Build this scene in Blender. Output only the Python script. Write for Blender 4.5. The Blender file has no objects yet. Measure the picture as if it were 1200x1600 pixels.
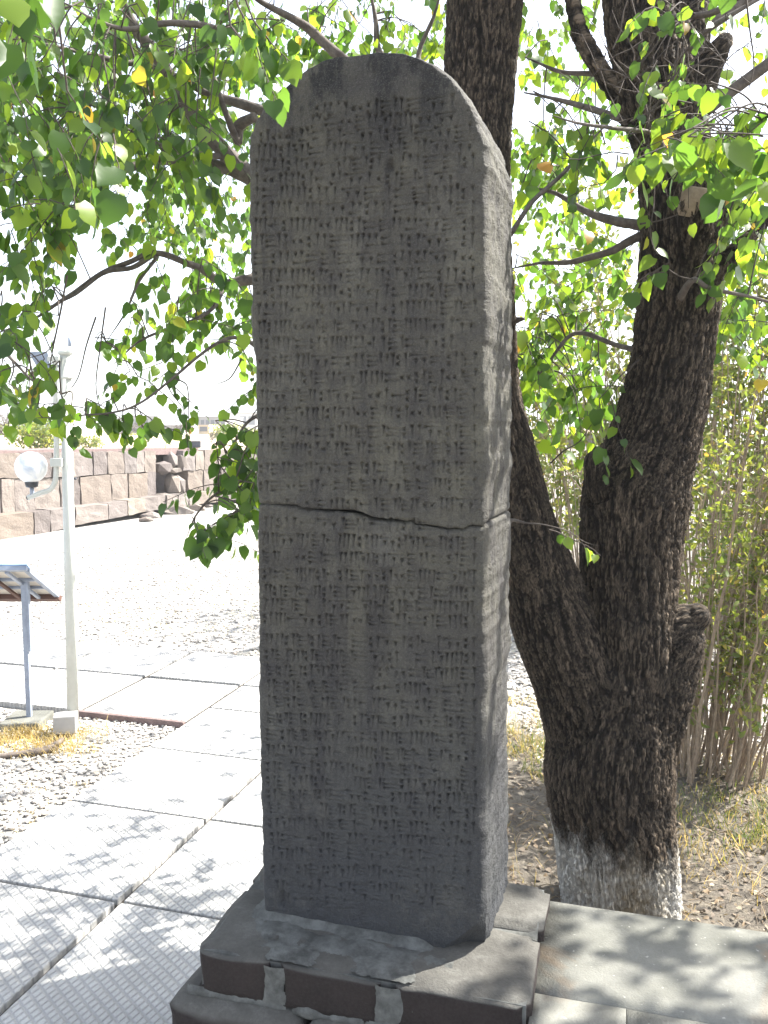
import bpy, bmesh, math, random
import numpy as np
from mathutils import Vector, Matrix, noise as mnoise
from mathutils.bvhtree import BVHTree
from mathutils.kdtree import KDTree

random.seed(7); rng = np.random.default_rng(7)
scene = bpy.context.scene
COL = scene.collection
R = math.radians

# ---------------------------------------------------------------- camera
PITCH = 5.77
FPX = 1335.0
cam_d = bpy.data.cameras.new('camera')
cam_d.sensor_fit = 'VERTICAL'; cam_d.sensor_height = 36.0
cam_d.lens = 36.0 * FPX / 1600.0
cam_d.clip_start = 0.05; cam_d.clip_end = 5000
cam = bpy.data.objects.new('camera', cam_d)
cam.location = (0, 0, 1.6); cam.rotation_euler = (R(90 - PITCH), 0, 0)
COL.objects.link(cam); scene.camera = cam

# ---------------------------------------------------------------- sky, sun, exposure
SUN_EL = 47.0
SUN_DIR = Vector((0.92 * math.cos(R(SUN_EL)), 0.39 * math.cos(R(SUN_EL)), math.sin(R(SUN_EL)))).normalized()
world = bpy.data.worlds.new('World'); scene.world = world; world.use_nodes = True
wn = world.node_tree.nodes; wl = world.node_tree.links
sky = wn.new('ShaderNodeTexSky'); sky.sky_type = 'NISHITA'; sky.sun_disc = False
sky.sun_elevation = R(SUN_EL)
sky.sun_rotation = math.atan2(SUN_DIR.x, SUN_DIR.y)
sky.altitude = 1000; sky.dust_density = 4.0; sky.air_density = 1.0; sky.ozone_density = 1.0
hs = wn.new('ShaderNodeHueSaturation'); hs.inputs['Saturation'].default_value = 0.5
wl.new(sky.outputs[0], hs.inputs['Color']); wl.new(hs.outputs[0], wn['Background'].inputs[0])
wn['Background'].inputs[1].default_value = 0.15
sun_d = bpy.data.lights.new('sun', 'SUN'); sun_d.energy = 5.0; sun_d.angle = R(0.53); sun_d.color = (1.0, 0.96, 0.88)
sun = bpy.data.objects.new('sun', sun_d); COL.objects.link(sun)
sun.rotation_euler = SUN_DIR.to_track_quat('Z', 'Y').to_euler(); sun.location = (4, 3, 8)
vs = scene.view_settings
vs.view_transform = 'Standard'; vs.look = 'None'; vs.gamma = 1.0; vs.use_curve_mapping = False
vs.exposure = 1.9
scene.cycles.max_bounces = 6; scene.cycles.diffuse_bounces = 3; scene.cycles.transparent_max_bounces = 8
scene.cycles.sample_clamp_indirect = 6

# ---------------------------------------------------------------- geometry helpers
CP, SP = math.cos(R(PITCH)), math.sin(R(PITCH))
def ray(x, y):
    a = (x - 600) / FPX; b = (800 - y) / FPX
    return Vector((a, CP + b * SP, -SP + b * CP))
EYE = Vector((0, 0, 1.6))
def at(x, y, Y):
    r = ray(x, y); return EYE + r * (Y / r.y)
def atz(x, y, z=0.0):
    r = ray(x, y); return EYE + r * ((z - 1.6) / r.z)
def project(P):
    P = np.asarray(P, float); X = P[..., 0]; Y = P[..., 1]; Z = P[..., 2] - 1.6
    f = Y * CP - Z * SP; u = Y * SP + Z * CP
    f = np.where(f < 0.05, 0.05, f)
    return 600 + FPX * X / f, 800 - FPX * u / f, f
def prad(w, Y):            # radius in metres of something w photo pixels wide at distance Y
    return w / FPX * Y / 2

def tag(o, label=None, cat=None, group=None, kind=None):
    if label: o['label'] = label
    if cat: o['category'] = cat
    if group: o['group'] = group
    if kind: o['kind'] = kind
    return o
def link(name, me, parent=None):
    o = bpy.data.objects.new(name, me); COL.objects.link(o)
    if parent is not None: o.parent = parent
    return o
def empty(name, label, cat, loc=(0, 0, 0), rz=0.0, group=None, kind=None):
    o = bpy.data.objects.new(name, None); o.location = loc; o.rotation_euler = (0, 0, rz)
    o.empty_display_size = 0.1
    COL.objects.link(o); tag(o, label, cat, group, kind)
    return o
def np_mesh(name, V, F, mat, smooth=True, tint=None):
    """V (n,3); F list of arrays (m,3) or (m,4)"""
    me = bpy.data.meshes.new(name)
    V = np.asarray(V, dtype=np.float32)
    if not isinstance(F, (list, tuple)): F = [F]
    F = [np.asarray(f, dtype=np.int32) for f in F if len(f)]
    nl = sum(f.size for f in F); nf = sum(len(f) for f in F)
    me.vertices.add(len(V)); me.vertices.foreach_set('co', V.ravel())
    me.loops.add(nl); me.loops.foreach_set('vertex_index', np.concatenate([f.ravel() for f in F]))
    me.polygons.add(nf)
    tot = np.concatenate([np.full(len(f), f.shape[1], np.int32) for f in F])
    st = np.concatenate([[0], np.cumsum(tot)[:-1]]).astype(np.int32)
    me.polygons.foreach_set('loop_start', st); me.polygons.foreach_set('loop_total', tot)
    me.polygons.foreach_set('use_smooth', np.full(nf, smooth))
    me.update(calc_edges=True)
    if tint is not None:
        at_ = me.attributes.new('tint', 'FLOAT', 'POINT'); at_.data.foreach_set('value', np.asarray(tint, np.float32))
    if mat is not None: me.materials.append(mat)
    me.validate()
    return me

class Acc:
    """collects triangles / quads with a per-vertex tint"""
    def __init__(s): s.V = []; s.T = []; s.Q = []; s.t = []; s.n = 0
    def add(s, V, T=None, Q=None, t=0.5):
        V = np.asarray(V, float)
        if T is not None and len(T): s.T.append(np.asarray(T) + s.n)
        if Q is not None and len(Q): s.Q.append(np.asarray(Q) + s.n)
        s.V.append(V); s.t.append(np.full(len(V), t) if np.isscalar(t) else t); s.n += len(V)
    def mesh(s, name, mat, smooth=True):
        F = []
        if s.T: F.append(np.concatenate(s.T))
        if s.Q: F.append(np.concatenate(s.Q))
        return np_mesh(name, np.concatenate(s.V), F, mat, smooth, np.concatenate(s.t))
    def obj(s, name, mat, parent=None, smooth=True):
        return link(name, s.mesh(name, mat, smooth), parent)

def tube_geo(P, rad, seg=6, caps=True, jitter=0.0):
    P = np.asarray([tuple(p) for p in P], float); n = len(P)
    rad = np.broadcast_to(np.asarray(rad, float), (n,))
    T = np.gradient(P, axis=0); T /= np.linalg.norm(T, axis=1)[:, None] + 1e-9
    up = np.array([0, 0, 1.0]) if abs(T[0, 2]) < 0.9 else np.array([1.0, 0, 0])
    N = np.zeros_like(P); v = np.cross(T[0], up); v /= np.linalg.norm(v); N[0] = v
    for i in range(1, n):
        v = N[i - 1] - T[i] * np.dot(N[i - 1], T[i]); N[i] = v / (np.linalg.norm(v) + 1e-9)
    B = np.cross(T, N)
    a = np.linspace(0, 2 * math.pi, seg, endpoint=False)
    rr = rad[:, None] * (1 + (jitter * rng.standard_normal((n, seg)) if jitter else 0))
    V = P[:, None, :] + rr[..., None] * (np.cos(a)[None, :, None] * N[:, None, :] + np.sin(a)[None, :, None] * B[:, None, :])
    V = V.reshape(-1, 3)
    i = np.arange(n - 1)[:, None] * seg; j = np.arange(seg)[None, :]; j2 = (j + 1) % seg
    Q = np.stack([i + j, i + j2, i + seg + j2, i + seg + j], -1).reshape(-1, 4)
    Tn = []
    if caps:
        V = np.vstack([V, P[0], P[-1]]); c0 = n * seg; c1 = c0 + 1
        for k in range(seg):
            Tn.append((c0, (k + 1) % seg, k)); Tn.append((c1, (n - 1) * seg + k, (n - 1) * seg + (k + 1) % seg))
    return V, np.array(Tn, int).reshape(-1, 3), Q
def smooth_path(P, per=6):
    P = [Vector(p) for p in P]
    if len(P) < 3: return [P[0].lerp(P[-1], k / per) for k in range(per + 1)]
    E = [P[0] * 2 - P[1]] + P + [P[-1] * 2 - P[-2]]
    out = []
    for i in range(1, len(E) - 2):
        for k in range(per):
            t = k / per; a, b, c, d = E[i - 1], E[i], E[i + 1], E[i + 2]
            out.append(0.5 * ((2 * b) + (c - a) * t + (2 * a - 5 * b + 4 * c - d) * t * t + (3 * b - a - 3 * c + d) * t ** 3))
    out.append(P[-1]); return out
def lerp_list(vals, n):
    return np.interp(np.linspace(0, 1, n), np.linspace(0, 1, len(vals)), vals)

def box_geo(x0, x1, y0, y1, z0, z1, bev=0.0, wob=0.0, cuts=0, seed=0):
    """bevelled box through bmesh -> (V, F) as bmesh"""
    bm = bmesh.new()
    bmesh.ops.create_cube(bm, size=1)
    for v in bm.verts:
        v.co = Vector((x0 if v.co.x < 0 else x1, y0 if v.co.y < 0 else y1, z0 if v.co.z < 0 else z1))
    if cuts: bmesh.ops.subdivide_edges(bm, edges=bm.edges[:], cuts=cuts, use_grid_fill=True)
    if bev:
        ed = [e for e in bm.edges if len(e.link_faces) == 2 and e.link_faces[0].normal.dot(e.link_faces[1].normal) < 0.5]
        bmesh.ops.bevel(bm, geom=ed, offset=bev, segments=2, affect='EDGES', profile=0.5)
    if wob:
        for v in bm.verts:
            v.co += mnoise.noise_vector(v.co * 6 + Vector((seed * 3.1, seed * 1.7, 0))) * wob \
                  + mnoise.noise_vector(v.co * 22 + Vector((seed, 0, 9))) * wob * 0.35
    return bm
def bm_obj(name, bm, mat, parent=None, smooth=False):
    me = bpy.data.meshes.new(name); bm.to_mesh(me); bm.free()
    me.materials.append(mat)
    if smooth: me.polygons.foreach_set('use_smooth', [True] * len(me.polygons))
    return link(name, me, parent)

# value noise for big numpy fields
def vnoise(x, y, seed=0):
    xi = np.floor(x).astype(np.int64); yi = np.floor(y).astype(np.int64); fx = x - xi; fy = y - yi
    def h(a, b):
        n = (a * 374761393 + b * 668265263 + seed * 974711) & 0x7fffffff
        n = ((n ^ (n >> 13)) * 1274126177) & 0x7fffffff
        return ((n ^ (n >> 16)) & 0xffff) / 65535.0
    u = fx * fx * (3 - 2 * fx); v = fy * fy * (3 - 2 * fy)
    return (h(xi, yi) * (1 - u) + h(xi + 1, yi) * u) * (1 - v) + (h(xi, yi + 1) * (1 - u) + h(xi + 1, yi + 1) * u) * v
def fbm(x, y, oct=4, seed=0):
    s = 0; a = 0.5; t = 0
    for k in range(oct):
        s = s + a * vnoise(x * 2 ** k, y * 2 ** k, seed + k * 17); t += a; a *= 0.5
    return s / t - 0.5

# ---------------------------------------------------------------- materials
class MT:
    def __init__(s, name, rough=0.85, spec=0.3):
        s.m = bpy.data.materials.new(name); s.m.use_nodes = True
        s.nt = s.m.node_tree; s.N = s.nt.nodes; s.L = s.nt.links
        s.b = s.N['Principled BSDF']; s.b.inputs['Roughness'].default_value = rough
        s.b.inputs['Specular IOR Level'].default_value = spec
        s.tc = s.N.new('ShaderNodeTexCoord')
    def noise(s, scale, detail=4, rough=0.6, vec=None, dist=0.0):
        n = s.N.new('ShaderNodeTexNoise'); n.inputs['Scale'].default_value = scale
        n.inputs['Detail'].default_value = detail; n.inputs['Roughness'].default_value = rough
        n.inputs['Distortion'].default_value = dist
        s.L.new(vec or s.tc.outputs['Object'], n.inputs['Vector']); return n.outputs['Fac']
    def vor(s, scale, feature='F1', vec=None, out='Distance'):
        n = s.N.new('ShaderNodeTexVoronoi'); n.feature = feature; n.inputs['Scale'].default_value = scale
        s.L.new(vec or s.tc.outputs['Object'], n.inputs['Vector']); return n.outputs[out]
    def ramp(s, fac, stops):
        r = s.N.new('ShaderNodeValToRGB'); e = r.color_ramp.elements
        while len(e) < len(stops): e.new(0.5)
        for k, (p, c) in enumerate(stops):
            e[k].position = p
            e[k].color = (c, c, c, 1) if np.isscalar(c) else (*c, 1)
        s.L.new(fac, r.inputs[0]); return r.outputs[0]
    def mix(s, fac, a, b, mode='MIX'):
        n = s.N.new('ShaderNodeMix'); n.data_type = 'RGBA'; n.blend_type = mode
        for sock, val in ((n.inputs[0], fac), (n.inputs[6], a), (n.inputs[7], b)):
            if hasattr(val, 'links'): s.L.new(val, sock)
            elif np.isscalar(val): sock.default_value = val if sock == n.inputs[0] else (val, val, val, 1)
            else: sock.default_value = (*val, 1)
        return n.outputs[2]
    def math(s, op, a, b=0.0, c=0.0, clamp=False):
        n = s.N.new('ShaderNodeMath'); n.operation = op; n.use_clamp = clamp
        for k, val in enumerate((a, b, c)):
            if hasattr(val, 'links'): s.L.new(val, n.inputs[k])
            else: n.inputs[k].default_value = val
        return n.outputs[0]
    def mapping(s, scale=(1, 1, 1), rot=(0, 0, 0), loc=(0, 0, 0), src='Object'):
        n = s.N.new('ShaderNodeMapping'); n.inputs['Scale'].default_value = scale
        n.inputs['Rotation'].default_value = rot; n.inputs['Location'].default_value = loc
        s.L.new(s.tc.outputs[src], n.inputs['Vector']); return n.outputs[0]
    def sep(s, vec=None):
        n = s.N.new('ShaderNodeSeparateXYZ'); s.L.new(vec or s.tc.outputs['Object'], n.inputs[0]); return n.outputs
    def attr(s, name):
        n = s.N.new('ShaderNodeAttribute'); n.attribute_name = name; return n.outputs['Fac']
    def objrand(s):
        n = s.N.new('ShaderNodeObjectInfo'); return n.outputs['Random']
    def color(s, c):
        if hasattr(c, 'links'): s.L.new(c, s.b.inputs['Base Color'])
        else: s.b.inputs['Base Color'].default_value = (*c, 1)
        return s
    def bump(s, h, strength=0.3, dist=0.01):
        n = s.N.new('ShaderNodeBump'); n.inputs['Strength'].default_value = strength; n.inputs['Distance'].default_value = dist
        s.L.new(h, n.inputs['Height'])
        if s.b.inputs['Normal'].links: s.L.new(s.b.inputs['Normal'].links[0].from_socket, n.inputs['Normal'])
        s.L.new(n.outputs[0], s.b.inputs['Normal']); return s

def m_basalt():
    t = MT('carved_basalt', 0.75, 0.35)
    big = t.noise(2.3, 5, 0.65); mid = t.noise(14, 5, 0.7); fine = t.noise(260, 3, 0.7)
    c = t.ramp(big, [(0.30, (0.046, 0.042, 0.039)), (0.45, (0.078, 0.073, 0.058)), (0.62, (0.108, 0.100, 0.074)), (0.78, (0.056, 0.049, 0.047))])
    c = t.mix(t.ramp(mid, [(0.40, 0.0), (0.68, 0.75)]), c, (0.030, 0.026, 0.027))
    # the colour turns to a bluer, darker grey towards the foot
    z = t.sep()[2]
    low = t.math('SUBTRACT', 1.0, t.math('MULTIPLY', z, 1.35), clamp=True)
    c = t.mix(t.math('MULTIPLY', low, 0.85), c, (0.041, 0.044, 0.049))
    run = t.noise(7, 5, 0.8, t.mapping((1.6, 1.6, 0.10)))
    c = t.mix(t.ramp(run, [(0.49, 0.0), (0.62, 0.75)]), c, (0.030, 0.027, 0.027))
    c = t.mix(t.ramp(t.noise(5, 6, 0.8, t.mapping((1, 1, 0.6), loc=(3, 1, 2))), [(0.54, 0.0), (0.64, 0.55)]), c, (0.135, 0.128, 0.105))
    # black lichen at the rounded top, running down
    st = t.noise(9, 5, 0.75, t.mapping((1.0, 1.0, 0.45)))
    top = t.math('MULTIPLY', t.math('SUBTRACT', z, 1.72, clamp=True), 5.0, clamp=True)
    c = t.mix(t.math('MULTIPLY', t.ramp(st, [(0.46, 0.0), (0.54, 0.97)]), top), c, (0.012, 0.012, 0.012))
    sp = t.ramp(t.vor(85), [(0.05, 1.0), (0.13, 0.0)])
    c = t.mix(t.math('MULTIPLY', sp, t.ramp(t.noise(30, 2), [(0.56, 0.0), (0.7, 0.5)])), c, (0.33, 0.32, 0.28))
    c = t.mix(t.ramp(fine, [(0.25, 0.5), (0.55, 0.0)]), c, (0.03, 0.03, 0.03))
    gr = t.noise(420, 2, 0.5)
    c = t.mix(t.ramp(gr, [(0.53, 0.0), (0.70, 0.5)]), c, (0.135, 0.130, 0.115))
    c = t.mix(t.math('MULTIPLY', low, 0.45), c, (0.034, 0.039, 0.048))
    c = t.mix(t.ramp(t.noise(120, 4, 0.8), [(0.30, 0.7), (0.48, 0.0)]), c, (0.022, 0.021, 0.021))
    t.color(c)
    t.bump(fine, 0.9, 0.005); t.bump(t.vor(330), 0.4, 0.002); t.bump(t.noise(70, 4, 0.75), 0.6, 0.008)
    return t.m
def m_stone_tier():
    t = MT('pedestal_stone', 0.85, 0.25)
    big = t.noise(5, 5, 0.7); fine = t.noise(150, 4, 0.7)
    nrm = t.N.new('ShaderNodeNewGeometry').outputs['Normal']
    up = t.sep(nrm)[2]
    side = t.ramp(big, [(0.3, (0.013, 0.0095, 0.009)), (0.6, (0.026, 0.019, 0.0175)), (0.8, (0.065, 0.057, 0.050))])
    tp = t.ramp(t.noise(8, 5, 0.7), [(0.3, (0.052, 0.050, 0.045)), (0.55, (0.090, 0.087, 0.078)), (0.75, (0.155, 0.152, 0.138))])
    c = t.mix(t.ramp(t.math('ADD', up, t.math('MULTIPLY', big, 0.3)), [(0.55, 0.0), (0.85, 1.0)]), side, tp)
    c = t.mix(t.ramp(fine, [(0.3, 0.4), (0.6, 0.0)]), c, (0.05, 0.045, 0.04))
    t.color(c); t.bump(fine, 0.6, 0.004); t.bump(t.noise(30, 4), 0.4, 0.008)
    return t.m
def m_ledge():
    t = MT('ledge_concrete', 0.9, 0.2)
    big = t.noise(4, 5, 0.65); fine = t.noise(190, 4, 0.75)
    c = t.ramp(big, [(0.3, (0.10, 0.102, 0.09)), (0.5, (0.145, 0.146, 0.130)), (0.72, (0.20, 0.20, 0.182))])
    c = t.mix(t.ramp(t.noise(2.6, 4, 0.7, dist=0.6), [(0.60, 0.0), (0.72, 0.7)]), c, (0.20, 0.14, 0.09))
    c = t.mix(t.ramp(t.noise(60, 2), [(0.68, 0.0), (0.74, 0.8)]), c, (0.36, 0.35, 0.32))
    c = t.mix(t.ramp(fine, [(0.28, 0.35), (0.55, 0.0)]), c, (0.12, 0.11, 0.09))
    t.color(c); t.bump(fine, 0.5, 0.004); t.bump(t.noise(18, 4), 0.35, 0.01)
    return t.m
def m_mortar():
    t = MT('mortar', 0.9, 0.2)
    c = t.ramp(t.noise(22, 5, 0.7), [(0.35, (0.058, 0.059, 0.055)), (0.65, (0.135, 0.138, 0.130))])
    t.color(c); t.bump(t.noise(140, 4), 0.5, 0.004); return t.m
def m_slab():
    t = MT('paving_concrete', 0.85, 0.25)
    rnd = t.objrand()
    big = t.noise(3.2, 5, 0.7); fine = t.noise(220, 3, 0.7)
    c = t.ramp(big, [(0.3, (0.33, 0.325, 0.31)), (0.55, (0.45, 0.445, 0.43)), (0.75, (0.52, 0.515, 0.50))])
    c = t.mix(t.math('MULTIPLY', rnd, 0.25), c, (0.36, 0.35, 0.34))
    # pressed diamond grid: two families of fine grooves
    def lines(rot, sc):
        x = t.sep(t.mapping((1, 1, 1), (0, 0, rot)))[0]
        f = t.math('FRACT', t.math('MULTIPLY', x, sc))
        return t.ramp(t.math('ABSOLUTE', t.math('SUBTRACT', f, 0.5)), [(0.30, 0.0), (0.46, 1.0)])
    g = t.math('MAXIMUM', lines(R(12), 46), lines(R(-58), 30))
    c = t.mix(t.math('MULTIPLY', g, 0.36), c, (0.17, 0.168, 0.165))
    c = t.mix(t.ramp(fine, [(0.3, 0.3), (0.6, 0.0)]), c, (0.2, 0.2, 0.19))
    t.color(c); t.bump(t.math('SUBTRACT', 1.0, g), 0.9, 0.004); t.bump(fine, 0.3, 0.002)
    return t.m
def m_ground():
    t = MT('ground', 0.95, 0.1)
    P = t.sep()
    gcol = t.ramp(t.noise(60, 5, 0.75), [(0.3, (0.34, 0.32, 0.29)), (0.6, (0.50, 0.485, 0.46))])
    gcol = t.mix(t.ramp(t.noise(1.4, 5, 0.7, t.mapping((0.5, 1.6, 1))), [(0.58, 0.0), (0.72, 0.5)]), gcol, (0.42, 0.40, 0.22))
    gcol = t.mix(t.ramp(t.noise(26, 4, 0.8), [(0.58, 0.0), (0.68, 0.6)]), gcol, (0.20, 0.185, 0.17))
    soil = t.ramp(t.noise(22, 6, 0.75), [(0.3, (0.10, 0.088, 0.075)), (0.5, (0.19, 0.168, 0.14)), (0.7, (0.30, 0.265, 0.21))])
    # soil around the tree: x > 0.2 and y < 4.7
    w = t.noise(1.7, 4, 0.6)
    mx = t.math('MULTIPLY', t.math('SUBTRACT', t.math('ADD', P[0], t.math('MULTIPLY', w, 0.5)), 0.3), 6.0, clamp=True)
    my = t.math('MULTIPLY', t.math('SUBTRACT', t.math('ADD', 4.3, w), P[1]), 2.5, clamp=True)
    mr = t.math('MULTIPLY', t.math('SUBTRACT', P[0], 1.9), 2.0, clamp=True)
    mm = t.math('MULTIPLY', mx, t.math('MAXIMUM', my, t.math('MULTIPLY', mr, 0.7)))
    c = t.mix(mm, gcol, soil)
    t.color(c); t.bump(t.noise(55, 6, 0.8), 0.9, 0.03); return t.m
def m_pebble():
    t = MT('gravel_stone', 0.8, 0.3)
    a = t.attr('tint')
    c = t.ramp(a, [(0.0, (0.24, 0.22, 0.20)), (0.3, (0.38, 0.35, 0.31)), (0.6, (0.50, 0.48, 0.45)), (0.9, (0.46, 0.40, 0.34)), (1.0, (0.15, 0.14, 0.14))])
    t.color(c); return t.m
def m_bark():
    t = MT('bark', 0.85, 0.25)
    a = t.attr('tint')      # ridge height
    P = t.sep()
    fine = t.noise(120, 5, 0.75); mid = t.noise(9, 4, 0.6)
    c = t.ramp(a, [(0.1, (0.012, 0.009, 0.0065)), (0.45, (0.042, 0.031, 0.022)), (0.95, (0.165, 0.125, 0.088))])
    c = t.mix(t.ramp(mid, [(0.45, 0.0), (0.75, 0.5)]), c, (0.040, 0.035, 0.028))
    # lime wash on the foot of the trunk
    edge = t.math('ADD', P[2], t.math('MULTIPLY', t.math('SUBTRACT', t.noise(7, 6, 0.75, t.mapping((1, 1, 0.5))), 0.5), 0.45))
    edge = t.math('ADD', edge, t.math('MULTIPLY', P[0], 0.12))
    lw = t.math('MULTIPLY', t.math('SUBTRACT', 0.29, edge), 9.0, clamp=True)
    wear = t.ramp(t.math('ADD', t.math('MULTIPLY', fine, 0.8), t.math('MULTIPLY', a, 0.5)), [(0.30, 0.25), (0.48, 1.0)])
    c = t.mix(t.math('MULTIPLY', lw, wear), c, t.ramp(t.math('ADD', t.math('MULTIPLY', t.noise(9, 5, .75), 0.8), t.math('MULTIPLY', t.math('ABSOLUTE', P[0]), 1.6)), [(0.40, (0.34, 0.29, 0.21)), (0.66, (0.72, 0.70, 0.64))]))
    na = t.N.new('ShaderNodeAttribute'); na.attribute_name = 'barkuv'
    mp = t.N.new('ShaderNodeMapping'); mp.inputs['Scale'].default_value = (1, 0.16, 1); t.L.new(na.outputs['Vector'], mp.inputs['Vector'])
    fis = t.math('ABSOLUTE', t.math('SUBTRACT', t.noise(150, 4, 0.7, mp.outputs[0], 0.3), 0.5))
    fis = t.ramp(fis, [(0.0, 0.0), (0.09, 1.0)])
    c = t.mix(t.math('MULTIPLY', t.math('SUBTRACT', 1.0, fis), t.math('SUBTRACT', 0.75, t.math('MULTIPLY', lw, 0.5))), c, (0.012, 0.010, 0.008))
    t.color(c); t.bump(fine, 0.6, 0.004); t.bump(fis, 0.9, 0.005); return t.m
def m_simple(name, col, col2=None, rough=0.8, scale=30, spec=0.3, bump=0.0, metal=0.0):
    t = MT(name, rough, spec)
    t.b.inputs['Metallic'].default_value = metal
    if col2 is None: col2 = tuple(x * 0.78 for x in col)
    t.color(t.ramp(t.noise(scale, 5, 0.7), [(0.3, col2), (0.7, col)]))
    if bump: t.bump(t.noise(scale * 4, 4, 0.7), bump, 0.004)
    return t.m
def m_leaf(name, stops, transl=0.5, tr_col=(0.30, 0.50, 0.05), rough=0.38, gain=1.0):
    t = MT(name, rough, 0.45)
    a = t.attr('tint')
    c = t.ramp(a, stops)
    t.color(c)
    tr = t.N.new('ShaderNodeBsdfTranslucent')
    tc = t.mix(1.0, c, tuple(x * gain for x in (3.6, 3.3, 1.6)), 'MULTIPLY')
    t.L.new(tc, tr.inputs[0])
    mx = t.N.new('ShaderNodeMixShader'); mx.inputs[0].default_value = transl
    t.L.new(t.b.outputs[0], mx.inputs[1]); t.L.new(tr.outputs[0], mx.inputs[2])
    t.L.new(mx.outputs[0], t.N['Material Output'].inputs[0])
    return t.m
def m_tuff():
    t = MT('tuff_block', 0.9, 0.2)
    r = t.objrand()
    base = t.ramp(r, [(0.0, (0.205, 0.18, 0.165)), (0.22, (0.25, 0.215, 0.18)), (0.45, (0.17, 0.155, 0.15)), (0.62, (0.20, 0.165, 0.135)), (0.8, (0.23, 0.205, 0.19)), (1.0, (0.13, 0.112, 0.106))])
    c = t.mix(t.ramp(t.noise(6, 5, 0.7), [(0.35, 0.0), (0.75, 0.55)]), base, (0.12, 0.10, 0.09))
    c = t.mix(t.ramp(t.noise(11, 5, 0.7), [(0.58, 0.0), (0.8, 0.5)]), c, (0.32, 0.29, 0.26))
    t.color(c); t.bump(t.noise(25, 5, 0.75), 0.6, 0.03); return t.m

M = dict(basalt=m_basalt(), tier=m_stone_tier(), ledge=m_ledge(), mortar=m_mortar(), slab=m_slab(), ground=m_ground(),
         pebble=m_pebble(), bark=m_bark(), tuff=m_tuff())
M['twig'] = m_simple('twig_bark', (0.10, 0.080, 0.066), (0.045, 0.035, 0.03), 0.8, 40, bump=0.5)
M['branch'] = m_simple('branch_bark', (0.17, 0.145, 0.125), (0.06, 0.048, 0.042), 0.8, 30, bump=0.8)
M['cutwood'] = m_simple('cut_wood', (0.34, 0.27, 0.19), (0.16, 0.12, 0.085), 0.8, 25, bump=0.5)
M['leaf'] = m_leaf('leaf_green', [(0.0, (0.016, 0.038, 0.013)), (0.45, (0.036, 0.076, 0.015)), (0.8, (0.11, 0.165, 0.018)), (0.92, (0.13, 0.15, 0.02)), (1.0, (0.20, 0.10, 0.03))], 0.5, gain=1.25)
M['shrubleaf'] = m_leaf('shrub_leaf', [(0.0, (0.07, 0.11, 0.03)), (0.5, (0.14, 0.18, 0.04)), (0.8, (0.24, 0.24, 0.07)), (1.0, (0.36, 0.20, 0.06))], 0.4, gain=0.7)
M['grass'] = m_leaf('grass_blade', [(0.0, (0.07, 0.12, 0.03)), (0.35, (0.13, 0.16, 0.05)), (0.55, (0.33, 0.27, 0.13)), (1.0, (0.48, 0.37, 0.18))], 0.3, rough=0.7, gain=0.6)
M['litter'] = m_leaf('dry_leaf', [(0.0, (0.09, 0.072, 0.058)), (0.5, (0.18, 0.145, 0.11)), (0.85, (0.27, 0.20, 0.13)), (1.0, (0.38, 0.32, 0.24))], 0.15, rough=0.8, gain=0.5)
M['shrubstem'] = m_simple('shrub_stem', (0.38, 0.30, 0.21), (0.18, 0.135, 0.10), 0.8, 30)
M['paint'] = m_simple('pole_paint', (0.56, 0.57, 0.53), (0.46, 0.47, 0.435), 0.45, 9, 0.4, bump=0.1)
M['greymetal'] = m_simple('grey_metal', (0.30, 0.34, 0.42), (0.20, 0.23, 0.29), 0.45, 12, 0.5)
M['darkmetal'] = m_simple('dark_metal', (0.08, 0.085, 0.10), (0.04, 0.042, 0.05), 0.5, 20, 0.5)
M['plasticbox'] = m_simple('box_plastic', (0.40, 0.39, 0.38), (0.34, 0.33, 0.32), 0.5, 12)
M['rustframe'] = m_simple('rusty_frame', (0.13, 0.062, 0.045), (0.075, 0.045, 0.036), 0.7, 25, bump=0.3)
M['board'] = m_simple('sign_board', (0.62, 0.58, 0.52), (0.50, 0.46, 0.41), 0.7, 7)
M['bluereflection'] = m_simple('blue_reflection', (0.36, 0.52, 0.75), (0.30, 0.45, 0.66), 0.4, 6)  # light blue stands in for the reflection on the panel's top rim
M['kerb'] = m_simple('kerb_board', (0.22, 0.16, 0.15), (0.13, 0.095, 0.09), 0.85, 20, bump=0.5)
M['cable'] = m_simple('old_pipe', (0.17, 0.14, 0.12), (0.09, 0.075, 0.065), 0.7, 30, bump=0.4)
M['drysoil'] = m_simple('dry_plateau', (0.52, 0.42, 0.29), (0.36, 0.30, 0.20), 0.95, 0.6, bump=0.3)
M['hill'] = m_simple('hillside', (0.33, 0.30, 0.24), (0.20, 0.19, 0.16), 0.95, 0.02)
M['wallwhite'] = m_simple('pale_render', (0.55, 0.54, 0.52), (0.44, 0.43, 0.42), 0.9, 0.6)
M['darkglass'] = m_simple('dark_glazing', (0.11, 0.115, 0.13), (0.07, 0.075, 0.085), 0.3, 0.4)
M['roofgrey'] = m_simple('grey_roof', (0.30, 0.29, 0.29), (0.20, 0.20, 0.20), 0.8, 0.5)
M['socket'] = m_simple('lamp_socket', (0.05, 0.055, 0.065), (0.03, 0.03, 0.035), 0.4, 20, 0.5)
def m_globe():
    t = MT('opal_globe', 0.12, 0.5)
    t.color(t.ramp(t.noise(14, 3, 0.6, dist=0.8), [(0.50, (0.80, 0.80, 0.80)), (0.72, (0.55, 0.60, 0.68))]))
    t.b.inputs['Subsurface Weight'].default_value = 0.4; t.b.inputs['Subsurface Radius'].default_value = (0.05, 0.05, 0.05)
    return t.m
M['globe'] = m_globe()

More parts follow.
